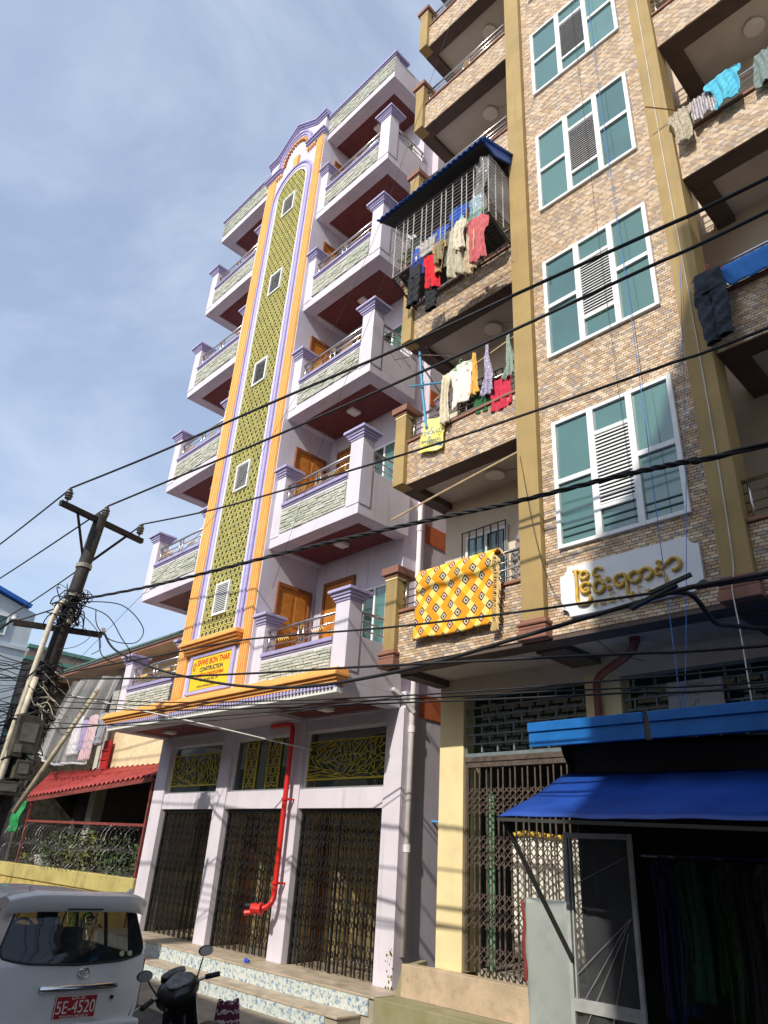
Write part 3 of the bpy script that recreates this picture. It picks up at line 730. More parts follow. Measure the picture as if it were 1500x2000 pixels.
def brick_geo(mb, x, y, z, l, h, d, mi):
    e = 0.0018; n = len(mb.v); y1 = y-0.016-d
    mb.v += [(x+e,y,z+e),(x+l-e,y,z+e),(x+l-e,y,z+h-e),(x+e,y,z+h-e),(x+e*2,y1,z+e*2),(x+l-2*e,y1,z+e*2),(x+l-2*e,y1,z+h-2*e),(x+2*e,y1,z+h-2*e)]
    for f in ((4,5,6,7),(0,1,5,4),(1,2,6,5),(2,3,7,6),(3,0,4,7)): mb.f.append(tuple(n+i for i in f)); mb.mi.append(mi)
B = MB()
for q in allb:
    if id(q) in single:
        if q[4] not in bmesh_:
            t = MB(); brick_geo(t, 0, 0, 0, BL, BH, 0.002, 0); bmesh_[q[4]] = t.mesh('brick', BRICKS[q[4]])
        o = bpy.data.objects.new('brick', bmesh_[q[4]]); COL.objects.link(o); o.parent = RB; o.location = (q[0], q[5], q[1])
    else: brick_geo(B, q[0], q[5], q[1], q[2], q[3], q[6], q[4])
o = B.build('bricks', BRICKS, RB); o['kind'] = 'stuff'
# columns
def base_mould(parent, x0, x1, z):
    m = MB()
    m.box(x0-0.05, x1+0.05, -0.10, 0.3, z-0.03, z+0.09)
    m.build('column_base', BROWNR, parent, bevel=0.01)
    for e, za, zb in ((0.035,0.09,0.145),(0.055,0.145,0.20)):
        MB().box(x0-e, x1+e, -0.05-e, 0.28, z+za, z+zb).build('column_ring', BROWNR, parent, bevel=0.022)
    MB().box(x0-0.02, x1+0.02, -0.07, 0.28, z+0.2, z+0.235).build('column_ring', BROWNR, parent, bevel=0.012)
for x0, x1 in ((3.37,3.70), (5.83,6.14)):
    MB().box(x0, x1, -0.05, 0.30, 4.6, RTOP-0.01).build('column', OLIVE, RB, bevel=0.008); base_mould(RB, x0, x1, 4.6)
for k, z in enumerate(RF):
    zt = z+1.36
    MB().box(0.88, 1.12, -0.05, 0.22, z+(0 if k else 0.05), zt).build('corner_column', OLIVE, RB, bevel=0.008)
    if k == 0: base_mould(RB, 0.88, 1.12, z)
    c = MB(); c.box(0.86,1.14,-0.07,0.24,zt,zt+0.05); c.box(0.82,1.18,-0.11,0.28,zt+0.05,zt+0.17); c.build('column_cap', BROWNR, RB, bevel=0.01)
    MB().box(0.872,1.128,-0.058,0.228,zt-0.03,zt).build('cap_fillet', CREAM, RB)
    for (x0, x1) in ((1.12,3.37), (6.14,9.4)):
        m = MB(); m.box(x0, x1, 0.052, 0.34, z-0.001, z+0.22); m.box(x0-0.24 if x0 < 2 else x0, x0-0.001 if x0 < 2 else x0+0.25, 0.222 if x0 < 2 else 0.342, 1.6, z-0.001, z+0.2)
        m.build('floor_beam', BEAMB, RB, bevel=0.004)
        MB().box(x0, x1, 0.052, 0.18, z+0.22, z+0.79).build('parapet', GROUT, RB)
        MB().box(x0, x1, 0.0, 0.22, z+0.79, z+0.84).build('coping', BROWNR, RB, bevel=0.01)
        MB().box(x0 if x0 > 2 else x0-0.1, x1, 0.34, 1.2, z+0.12, z+0.30).build('ceiling_slab', CEIL, RB)
        if x0 < 2: MB().box(0.90, 1.02, 0.22, 1.2, z+0.2, z+0.82).build('side_parapet', BACKW, RB)
        # railing
        r = MB(); zr = z+0.84
        r.tube([(x0,0.1,zr+0.46),(x1,0.1,zr+0.46)], 0.024, 8)
        for dz in (0.10,0.21,0.32): r.tube([(x0,0.1,zr+dz),(x1,0.1,zr+dz)], 0.010, 6)
        for t in (0.06,(x1-x0)/2-0.09,(x1-x0)/2+0.09,x1-x0-0.06): r.tube([(x0+t,0.1,zr-0.01),(x0+t,0.1,zr+0.46)], 0.016, 6)
        ro = r.build('railing', STEEL, RB, smooth=True)
        g = MB(); xm = (x0+x1)/2
        for i in range(7): g.tube([(xm-0.07,0.1,zr+0.03+0.055*i),(xm,0.1,zr+0.06+0.055*i),(xm+0.07,0.1,zr+0.03+0.055*i)], 0.008, 5)
        g.build('ornament', GOLD, ro)['kind'] = 'stuff'
    if 0 < k:
        l = MB(); l.lathe([(0.15,0),(0.16,0.01),(0.16,0.04),(0.13,0.05)], (2.35,0.8,z+0.065), 'Z', 20); l.build('ceiling_lamp', LAMPW, RB)
        l = MB(); l.tube([(2.48,0.82,z+0.11),(3.3,1.1,z+0.11)], 0.009, 5); l.build('lamp_conduit', CEIL, RB)
        MB().lathe([(0.13,0),(0.15,0.01),(0.15,0.04),(0.11,0.05)], (7.3,0.8,z+0.065), 'Z', 20).build('ceiling_lamp', LAMPW, RB)
    # window and door at the back of the balcony
    w = MB()
    for q in ((1.45,1.50,z+1.3,z+2.35),(2.25,2.30,z+1.3,z+2.35),(1.50,2.25,z+1.3,z+1.35),(1.50,2.25,z+2.3,z+2.35),(1.855,1.895,z+1.35,z+2.3)): w.box(q[0],q[1],1.16,1.2,q[2],q[3])
    wn = w.build('rear_window', WHITE, RB)
    MB().box(1.5,1.855,1.185,1.19,z+1.35,z+2.3).build('pane', GLASS_T, wn); MB().box(1.895,2.25,1.18,1.185,z+1.35,z+2.3).build('pane', GLASS_D, wn)
    gr = MB()
    for i in range(7): gr.box(1.42+i*0.147,1.435+i*0.147,1.10,1.115,z+1.25,z+2.4)
    for dz in (1.25,1.8,2.39): gr.box(1.42,2.32,1.085,1.10,z+dz,z+dz+0.014)
    gr.build('window_bars', BLACK, wn)
    MB().box(2.55,3.25,1.17,1.2,z+0.3,z+2.35).build('rear_door', WOODD, RB, bevel=0.006)
    MB().box(6.6,7.4,1.17,1.2,z+0.3,z+2.35).build('rear_door', WOODD, RB, bevel=0.006)
# bay windows
for wi, (z0, z1) in enumerate(wins):
    X = [3.915, 3.975, 4.45, 4.54, 5.0, 5.085, 5.545, 5.605]
    f = MB(); y0, y1 = -0.005, 0.058
    for a, c in ((X[0],X[1]),(X[2],X[3]),(X[4],X[5]),(X[6],X[7])): f.box(a, c, y0, y1, z0, z1)
    H = z1-z0; zt = z1-0.055; zb = z0+0.05; zm = z0+H*0.5; zl1 = z1-0.43*H/1.88-0.02; zl0 = z0+0.42*H/1.88
    for a, c in ((X[1],X[2]),(X[3],X[4]),(X[5],X[6])): f.box(a, c, y0+0.003, y1, z0, zb); f.box(a, c, y0+0.003, y1, zt, z1)
    for a, c in ((X[1],X[2]),(X[5],X[6])): f.box(a, c, y0+0.003, y1, zm-0.035, zm+0.035)
    f.box(X[3], X[4], y0+0.003, y1, zl1, zl1+0.055); f.box(X[3], X[4], y0+0.003, y1, zl0-0.055, zl0)
    w = f.build('bay_window', WHITE, RB, bevel=0.004)
    for a, c in ((X[1],X[2]),(X[5],X[6])):
        for za, zc in ((zb,zm-0.035),(zm+0.035,zt)): MB().box(a, c, 0.035, 0.045, za, zc).build('pane', GLASSES[(wi*5+int(za*7)+int(a*3)) % 3], w)
    for za, zc in ((zb,zl0-0.055),(zl1+0.055,zt)): MB().box(X[3], X[4], 0.035, 0.045, za, zc).build('pane', GLASS_T, w)
    MB().box(X[3], X[4], 0.046, 0.055, zl0, zl1).build('louvre_back', BLACK, w)
    nl = 20; p = (zl1-zl0)/nl
    sm = MB(); x0, x1 = X[3], X[4]; d = p*0.62
    sm.v = [(x0,0.006,0),(x1,0.006,0),(x1,0.024,d),(x0,0.024,d),(x0,0.001,0.004),(x1,0.001,0.004),(x1,0.019,d+0.004),(x0,0.019,d+0.004)]
    for q in ((0,3,2,1),(4,5,6,7),(0,1,5,4),(1,2,6,5),(2,3,7,6),(3,0,4,7)): sm.face(*q)
    me = sm.mesh('louvre_slat', WHITE)
    for i in range(nl):
        o = bpy.data.objects.new('louvre_slat', me); COL.objects.link(o); o.parent = w; o.location = (0,0,zl0+0.006+i*p)
    if wi == 0:   # two dark bars across the lower panes
        m = MB()
        for a, c in ((X[1],X[2]),(X[3],X[4]),(X[5],X[6])):
            for dz in (0.1, 0.2): m.box(a+0.01, c-0.01, 0.020, 0.030, zb+dz, zb+dz+0.016)
        m.build('pane_bar', M('green_bar', (0.02,0.07,0.06), 0.5), w)
# sign board with notched corners and gold letters
sx0, sx1, sz0, sz1 = SIGN; n = 0.11; pts = []
def notch(cx, cz, a0, a1): return [(cx+n*math.cos(a0+(a1-a0)*i/6), cz+n*math.sin(a0+(a1-a0)*i/6)) for i in range(7)]
pts += notch(sx0, sz0, PI/2, 0) + notch(sx1, sz0, PI, PI/2) + notch(sx1, sz1, -PI/2, -PI) + notch(sx0, sz1, 0, -PI/2)
SB = MB().prism_y(pts, -0.02, 0.035).build('sign_board', M('white_sign', (0.78,0.79,0.80), 0.35, 0.03, 2, streak=0.1), RB)
GOLDS = M('gold_letter', (0.62, 0.40, 0.06), 0.42, 0.12, 12)
def stroke(path, r, name='letter', closed=False):
    m = MB(); m.tube(spline(path, 6), r, 8); o = m.build(name, GOLDS, SB, smooth=True); return o
def ring(cx, cz, rx, rz, a0=0, a1=2*PI, n=18): return [(cx+rx*math.cos(a0+(a1-a0)*i/n), -0.045, cz+rz*math.sin(a0+(a1-a0)*i/n)) for i in range(n+1)]
LT = MB(); k_ = 0.021
def add(path, r=k_): LT.tube(path, r, 8)
P3 = lambda L: spline([(x, -0.045, z) for x, z in L], 6)
# letters run from x=4.11 to 5.42, axis height about 5.16
def letter_obj(): 
    global LT
    LT.build('letter', GOLDS, SB, smooth=True); LT = MB()
add(P3([(4.135,5.32),(4.165,5.29),(4.17,5.10),(4.17,4.93),(4.22,4.885),(4.30,4.885),(4.345,4.93),(4.33,4.965)]), 0.022); add(P3([(4.16,5.30),(4.20,5.31),(4.24,5.28)]), 0.018)
add(ring(4.275,5.235,0.05,0.048)); add(ring(4.285,5.075,0.062,0.060, 0.3, 5.6)); add(P3([(4.335,5.045),(4.30,5.06),(4.26,5.055)]), 0.015); letter_obj()
add(ring(4.455,5.05,0.062,0.07)); add(P3([(4.41,5.12),(4.44,5.145),(4.455,5.11),(4.48,5.145),(4.50,5.115)]), 0.016); add(P3([(4.40,5.20),(4.41,5.26),(4.455,5.285),(4.50,5.27),(4.505,5.245)]), 0.018); add(P3([(4.405,5.2),(4.44,5.185),(4.48,5.19)]), 0.016); letter_obj()
add(ring(4.575,5.115,0.02,0.02,n=8), 0.016); add(ring(4.58,5.01,0.02,0.02,n=8), 0.016); letter_obj()
add(ring(4.715,5.065,0.062,0.07, 0.9, 2*PI-0.2)); add(P3([(4.745,5.02),(4.715,5.0),(4.69,5.03),(4.71,5.06)]), 0.015); add(P3([(4.73,5.135),(4.78,5.13),(4.80,5.05),(4.80,4.90),(4.82,4.86),(4.85,4.865),(4.855,4.90)]), 0.019); letter_obj()
add(ring(4.90,5.07,0.066,0.062)); add(ring(5.035,5.075,0.066,0.066, PI*0.86, -PI*0.55)); letter_obj()
add(ring(5.185,5.07,0.04,0.04, 0.2, 5.9), 0.018); add(P3([(5.16,5.16),(5.19,5.185),(5.22,5.165),(5.19,5.145),(5.24,5.11),(5.29,5.16)]), 0.016); add(P3([(5.215,5.05),(5.25,4.98),(5.265,4.89)]), 0.02); add(ring(5.36,5.11,0.068,0.07, PI*0.92, -PI*0.62)); letter_obj()
for i, (cx, w) in enumerate(((4.40,1),(4.50,2),(4.61,2),(4.72,1),(4.83,1),(4.94,1),(5.04,2),(5.15,1))):
    z = 4.86+0.008*i*0
    for j in range(w): add(ring(cx+0.035*j-0.012*w, z, 0.022, 0.024, 0.5*i, 0.5*i+5.4, 10), 0.009)
    if i in (2,5): add(P3([(cx-0.02,z+0.05),(cx,z+0.085),(cx+0.035,z+0.08)]), 0.008)
    if i in (4,): add(P3([(cx+0.01,z-0.02),(cx+0.02,z-0.06),(cx+0.05,z-0.07)]), 0.008)
    if i == 7: add(ring(cx+0.06,z+0.02,0.008,0.008,n=6), 0.007); add(ring(cx+0.06,z-0.02,0.008,0.008,n=6), 0.007)
    letter_obj()
# ground storey
m = MB(); m.box(0.95, 9.6, 0.052, 0.345, 4.55, 4.598); 
for x0, x1 in ((0.9,1.12),(3.3,3.72),(5.8,6.2)): m.box(x0, x1, 0.345, 1.2, 4.52, 4.7)
m.build('ground_beam', BEAMB, RB); MB().box(1.12, 9.6, 0.345, 1.2, 4.62, 4.69).build('ground_ceiling', CEIL, RB)
MB().box(0.95, 9.6, 1.202, 1.5, 4.33, 4.7).build('lintel', BACKW, RB)
for x0, x1 in ((0.965,1.42), (3.46,3.96)):
    MB().box(x0, x1, 1.19, 1.6, 0.83, 4.4).build('pier', CREAM, RB, bevel=0.006)
GREYF = M('grey_steel_frame', (0.16, 0.20, 0.21), 0.5, 0.1, 6)
for x0, x1 in ((1.45,3.45), (3.98,9.4)):
    m = MB(); z0, z1 = 3.47, 4.33
    m.box(x0, x1, 1.22, 1.26, z0, z0+0.05); m.box(x0, x1, 1.22, 1.26, z1-0.04, z1)
    rows = 6; h = (z1-z0-0.09)/rows
    for r in range(rows):
        za = z0+0.05+r*h
        if r: m.box(x0, x1, 1.225, 1.255, za-0.011, za+0.011)
        x = x0 + (0.14 if r % 2 else 0.0)
        while x < x1: m.box(x-0.012, x+0.012, 1.228, 1.252, za+0.011, za+h-0.011); x += 0.28
    m.build('block_grille', GREYF, RB)
    MB().box(x0, x1, 1.40, 1.41, z0, z1).build('grille_glass', GLASS_D, RB)
MB().box(1.45, 3.46, 1.19, 1.28, 3.40, 3.468).build('gate_head', RUSTY, RB)
folding_gate(RB, 1.45, 3.455, 1.24, 0.86, 3.398, 0.10, RUSTY, ((0.95,1.15,2),(1.35,1.75,4),(2.05,2.45,4),(2.7,3.05,4)), 0.02)
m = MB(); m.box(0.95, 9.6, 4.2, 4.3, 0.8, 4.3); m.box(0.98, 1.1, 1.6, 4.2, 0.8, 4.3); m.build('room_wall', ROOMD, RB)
MB().box(0.98, 9.6, 1.5, 4.2, 0.7, 0.86).build('room_floor', CONC, RB)
# things just inside the gate: white cloth with yellow top, green board
cu = thing('hanging_curtain', 'white curtain with yellow top edge hanging behind the brown folding gate', 'curtain')
MB().grid(lambda u, v: (1.95+1.4*u, 1.62+0.04*math.sin(u*26), 1.05+1.45*v), 60, 4).build('cloth', M('white_cloth', (0.72,0.70,0.62), 0.85, 0.06), cu, smooth=True, solid=0.006)
MB().grid(lambda u, v: (1.95+1.4*u, 1.60+0.04*math.sin(u*26), 2.45+0.07*v+0.02*math.sin(u*9)), 60, 2).build('border', M('yellow_cloth', (0.6,0.40,0.06), 0.8, 0.15), cu, smooth=True, solid=0.006)
gb = MB().box(1.62, 1.72, 1.5, 1.53, 0.87, 3.0).box(1.60,1.63,1.5,1.56,0.87,3.3).build('leaning_board', M('green_board', (0.16,0.32,0.2), 0.6), bevel=0.004); tag(gb, 'narrow green board standing just inside the brown folding gate', 'board')
# plinth
MB().box(0.55, 3.3, 0.98, 1.18, 0.46, 0.835).build('plinth_slab', TRAV, RB, bevel=0.008)
MB().box(0.42, 9.6, 0.62, 0.979, 0.0, 0.455).build('plinth_step', MOSS, RB, bevel=0.01)
MB().box(0.44, 9.6, 0.98, 1.55, 0.0, 0.458).build('plinth_base', CONC, RB)
MB().prism_x([(0.985,0.46),(1.5,0.46),(1.5,0.85),(1.12,0.80)], 0.44, 0.548).build('plinth_end', MOSS, RB)
# brown drain under the ceiling
bp = thing('drain_pipe', 'brown-red drain elbow under the ceiling beside the hanging ropes', 'pipe')
MB().tube(spline([(4.5,0.6,4.72),(4.5,0.62,4.55),(4.35,0.72,4.44),(3.9,0.95,4.34),(3.72,1.06,4.25),(3.69,1.10,4.0)],6)+[Vector((3.69,1.10,2.6))], 0.05, 10).build('pipe', BRPIPE, bp, smooth=True)
MB().lathe([(0.058,-0.06),(0.062,-0.06),(0.062,0.06),(0.058,0.06)], (4.5,0.61,4.60)).build('coupling', BRPIPE, bp)
# small notice
ns = MB().box(4.61, 5.25, 1.08, 1.10, 3.84, 4.14).build('notice_board', M('grey_notice', (0.34,0.34,0.33), 0.6, 0.05), None); tag(ns, 'small pale notice with two lines of Burmese script above the blue fascia', 'sign')
text('ငြိမ်းရတနာ', 0.05, (4.93,1.078,4.09), INK, ns, extrude=0.001); text('ဆောက်လုပ်ရေးကုမ္ပဏီလီမိတက်', 0.055, (4.93,1.078,4.00), INK, ns, extrude=0.001, sx=0.8); text('၂၁', 0.07, (4.93,1.078,3.90), INK, ns, extrude=0.001)

# ================================================================== street stall
ST = thing('clothes_stall', 'market stall with blue sheet awning and hanging clothes under the brick building', 'stall')
def aw(u, v):   # sagging sheet
    x = 3.84+u*5.6; y = -1.2+1.2*v; z = 2.50+0.52*v-0.02*math.sin(PI*v)-0.022*u*2.2 + 0.006*math.sin(u*23+v*3)*(1-v)+0.003*math.sin(u*61)+0.012*math.sin(v*9+u*14)*v*(1-v)*2
    return (x, y, z)
MB().grid(aw, 90, 10).build('awning_sheet', BLUES, ST, smooth=True, solid=0.006)
m = MB(); m.bar((3.84,-1.2,2.475),(9.4,-1.2,2.35),0.035,0.03,(0,0,1)); m.bar((3.86,-1.18,2.47),(3.86,0.0,2.98),0.03,0.03,(0,0,1)); m.bar((3.86,0,2.98),(9.4,0,2.93),0.03,0.03,(0,0,1)); m.build('awning_frame', M('dark_grey_steel',(0.05,0.05,0.045),0.5), ST)
MB().bar((3.88,-1.15,2.46),(4.03,-0.32,1.32),0.045,0.02,(1,0,0)).build('strut', M('dark_grey_steel',(0.05,0.05,0.045),0.5), ST)
MB().prism_x([(-1.15,2.46),(-0.95,2.56),(-1.05,2.36)], 3.87, 3.885).build('gusset', BLACK, ST)
f = MB(); f.box(3.7, 5.03, -0.45, -0.40, 3.25, 3.40); f.box(3.695, 5.03, -0.47, -0.40, 3.402, 3.50); f.build('fascia', BLUEF, ST, bevel=0.006)
f = MB(); f.box(5.09, 9.4, -0.45, -0.40, 3.25, 3.40); f.box(5.09, 9.4, -0.47, -0.40, 3.402, 3.50); f.build('fascia', BLUEF, ST, bevel=0.006)
MB().box(5.03, 5.09, -0.44, -0.40, 3.24, 3.47).build('fascia_joint', RUSTY, ST)
MB().bar((6.55,-0.395,3.42),(6.55,0.9,3.66),5.7,0.012,(0,0,1)).build('roof_sheet', BLUEF, ST)
MB().bar((6.55,-0.35,3.36),(6.55,0.9,3.60),5.66,0.02,(0,0,1)).build('roof_lining', DARKT, ST)
for x in (5.18,6.4,7.6): MB().box(x, x+0.07, 0.06, 0.12, 2.9, 3.42).build('post', M('grey_post',(0.3,0.3,0.29),0.6), ST)
MB().grid(lambda u, v: (3.88+0.03*math.sin(v*5), -0.05+0.95*u+0.02*math.sin(v*7), 2.95+0.42*v), 10, 8).build('side_tarp', DARKT, ST, smooth=True, solid=0.006)
MB().grid(lambda u, v: (3.9+5.4*u, 0.02+0.03*math.sin(u*30), 2.96+(0.42-0.25*u*0.9)*v), 60, 6).build('rear_tarp', DARKT, ST, smooth=True, solid=0.006)
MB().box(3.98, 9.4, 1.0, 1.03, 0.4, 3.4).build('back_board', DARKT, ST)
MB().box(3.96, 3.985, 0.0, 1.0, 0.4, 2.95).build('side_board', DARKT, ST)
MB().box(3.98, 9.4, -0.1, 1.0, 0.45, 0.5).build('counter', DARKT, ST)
GP = M('grey_alu', (0.40, 0.41, 0.40), 0.4, 0.1, 8)
d = MB(); 
for x in (4.01, 4.70): d.box(x-0.02, x+0.02, -0.33, -0.29, 0.05, 2.42)
d.box(4.03, 4.68, -0.33, -0.29, 2.37, 2.418); d.box(4.03, 4.68, -0.33, -0.29, 0.93, 1.03); d.box(4.03,4.68,-0.33,-0.29,0.05,0.10)
d.box(4.055, 4.07, -0.335, -0.295, 1.03, 2.37); d.build('door_frame', GP, ST, bevel=0.003)
def film(u, v):
    x = 4.03+0.65*u; z = 0.1+2.27*v
    y = -0.30 + 0.012*math.sin(9*(u*1.2+v*2.4)) + 0.008*math.sin(21*(u-v*0.7)) + 0.006*math.sin(40*u*v)
    return (x, y, z)
MB().grid(film, 30, 60).build('plastic_film', PLASTIC2, ST, smooth=True)
cr = MB()
for a, c in (((4.05,1.2),(4.66,1.72)),((4.06,0.7),(4.66,1.72)),((4.07,1.95),(4.66,2.22)),((4.1,0.98),(4.6,1.65)),((4.06,2.1),(4.12,2.36)),((4.2,0.2),(4.62,1.6))):
    cr.bar((a[0],-0.322,a[1]),(c[0],-0.322,c[1]),0.008,0.003)
cr.build('film_crease', M('film_crease_mat', (0.35,0.36,0.37), 0.2, 0, alpha=0.45), ST)
# bent metal sheet
def sheet(u, v):
    x = 2.86+0.60*u + (0.02*math.sin(v*7) if u < 0.02 else 0)-0.02*v*u*3; z = 0.02+1.76*v; y = 0.60+0.05*math.sin(u*3.0)+0.02*math.sin(v*4+u*2)-0.25*(1-v)**2*0.2
    return (x, y, z)
ms = MB().grid(sheet, 14, 30).build('metal_sheet', M('grey_painted_sheet', (0.34,0.37,0.35), 0.45, 0.1, 3, dirt=0.2, bump=0.15, bscale=6), None, smooth=True, solid=0.004); tag(ms, 'curled grey metal sheet leaning beside the brown folding gate', 'metal sheet')
rs = MB().grid(lambda u, v: (2.79+0.06*u+0.012*math.sin(v*11), 0.62-0.03*u, 0.95+0.80*v), 3, 20).build('rag', M('red_rag', (0.25,0.04,0.035), 0.85, 0.15), None, smooth=True, solid=0.006); tag(rs, 'narrow dark red rag hanging on the edge of the grey metal sheet', 'rag')
# ================================================================== washing
def cmat(name, col, var=0.10, scale=9): return M('cloth_'+name, col, 0.88, var, scale, bump=0.15, bscale=200)
def stripe_mat(name, c1, c2, scale, axis='X', dist=0.0):
    key = 'stripe_'+name
    if key in MATS: return MATS[key]
    m = bpy.data.materials.new(key); m.use_nodes = True; nt = m.node_tree; N = nt.nodes; L = nt.links; b = N['Principled BSDF']; b.inputs['Roughness'].default_value = 0.85
    tc = N.new('ShaderNodeTexCoord'); w = N.new('ShaderNodeTexWave'); w.bands_direction = axis; w.inputs['Scale'].default_value = scale; w.inputs['Distortion'].default_value = dist
    L.new(tc.outputs['Object'], w.inputs['Vector']); r = N.new('ShaderNodeValToRGB'); r.color_ramp.interpolation = 'CONSTANT'
    r.color_ramp.elements[0].color = (*c1,1); r.color_ramp.elements[1].color = (*c2,1); r.color_ramp.elements[1].position = 0.5
    L.new(w.outputs['Fac'], r.inputs['Fac']); L.new(r.outputs['Color'], b.inputs['Base Color']); MATS[key] = m; return m
def blotch_mat(name, c1, c2, scale):
    return M('blotch_'+name, c1, 0.85, 0.1, scale, col2=c2)
PROF = {
 'shirt': [(0,.30,.70),(.03,.24,.76),(.08,.04,.96),(.16,.0,1.0),(.30,.02,.98),(.34,.14,.86),(.5,.17,.83),(.75,.16,.84),(1,.15,.85)],
 'towel': [(0,0,1),(.5,.01,.99),(1,.0,1.0)],
 'cloth': [(0,.2,.8),(.2,.08,.9),(.6,.04,.97),(1,.0,1.0)],
 'long': [(0,.25,.75),(.06,.08,.92),(.12,.03,.97),(.3,.12,.88),(.7,.1,.9),(1,.06,.95)],
 'twist': [(0,.35,.65),(.3,.3,.7),(.6,.2,.8),(.8,.12,.9),(1,.0,1.0)],
}
def garment(name, prof, x0, x1, zt, zb, y, mat, label, group=None, amp=0.03, freq=14, seed=0, dy=0.0, cat=None, slant=0.0, parent=None, thick=0.006):
    rnd = random.Random(seed*31+5); P = PROF[prof]; W = x1-x0; H = zt-zb; ph = rnd.uniform(0,6); ph2 = rnd.uniform(0,6)
    def edge(v):
        for i in range(len(P)-1):
            if P[i][0] <= v <= P[i+1][0]:
                t = (v-P[i][0])/(P[i+1][0]-P[i][0]); return P[i][1]+(P[i+1][1]-P[i][1])*t, P[i][2]+(P[i+1][2]-P[i][2])*t
        return P[-1][1], P[-1][2]
    def fn(u, v):
        l, r = edge(v); uu = l+(r-l)*u
        yy = y + dy*v + amp*(0.25+0.75*v)*math.sin(uu*freq+ph+1.3*v) + amp*0.4*math.sin(uu*freq*2.3+ph2-2*v) + amp*0.22*math.sin(uu*freq*4.9+ph-3*v)*v + 0.006*math.sin(uu*40+v*31+ph)
        return (x0+W*uu+0.012*math.sin(v*7+ph), yy, zt-H*v+slant*uu+0.02*math.sin(uu*5+ph2)*v)
    o = MB().grid(fn, 36, 26).build(name, mat, parent, smooth=True, solid=thick)
    if parent is None: tag(o, label, cat or name.replace('_',' '), group)
    return o
def trousers(name, x0, x1, zt, zb, y, mat, label, group=None, seed=0, gap=0.30):
    rnd = random.Random(seed); m = MB(); W = x1-x0; H = zt-zb; ph = rnd.uniform(0,6)
    def wr(v, an): return 0.010*math.sin(19*v+2*an+ph)+0.006*math.sin(43*v-3*an+ph)
    def top(u, v):
        an = 2*PI*u; rx = W*(0.40+0.10*v); ry = 0.030+0.014*v
        return (x0+W/2+rx*math.cos(an)+wr(v,an)*0.5, y+ry*math.sin(an)+wr(v,an), zt-H*gap*v*1.03+(0.012*math.sin(3*an+ph) if v < 0.01 else 0))
    m.grid(top, 24, 8)
    for k in (0, 1):
        tl = rnd.uniform(0.93,1.02); sw = rnd.uniform(-0.03,0.04)
        def leg(u, v, k=k):
            an = 2*PI*u; rx = W*(0.26-0.055*v); ry = 0.040-0.006*v; cx = W*(0.25 if k == 0 else 0.75) + sw*v
            return (x0+cx+rx*math.cos(an)+wr(v+k,an)*0.7, y+ry*math.sin(an)+wr(v*1.3+k,an)*1.3-0.02*v*k, zt-H*(gap+(1-gap)*v*tl))
        m.grid(leg, 18, 22)
    o = m.build(name, mat, None, smooth=True, solid=0.006); tag(o, label, name.replace('_',' '), group); return o
def hanger(x, y, z, w, mat, label):
    m = MB(); m.tube([(x-w/2,y,z),(x,y,z+0.09),(x+w/2,y,z),(x-w/2,y,z)], 0.006, 5); m.tube(spline([(x,y,z+0.09),(x,y,z+0.13),(x+0.02,y,z+0.16),(x+0.04,y,z+0.13)],4), 0.005, 5)
    o = m.build('clothes_hanger', mat, None); tag(o, label, 'hanger', 'clothes hangers'); return o
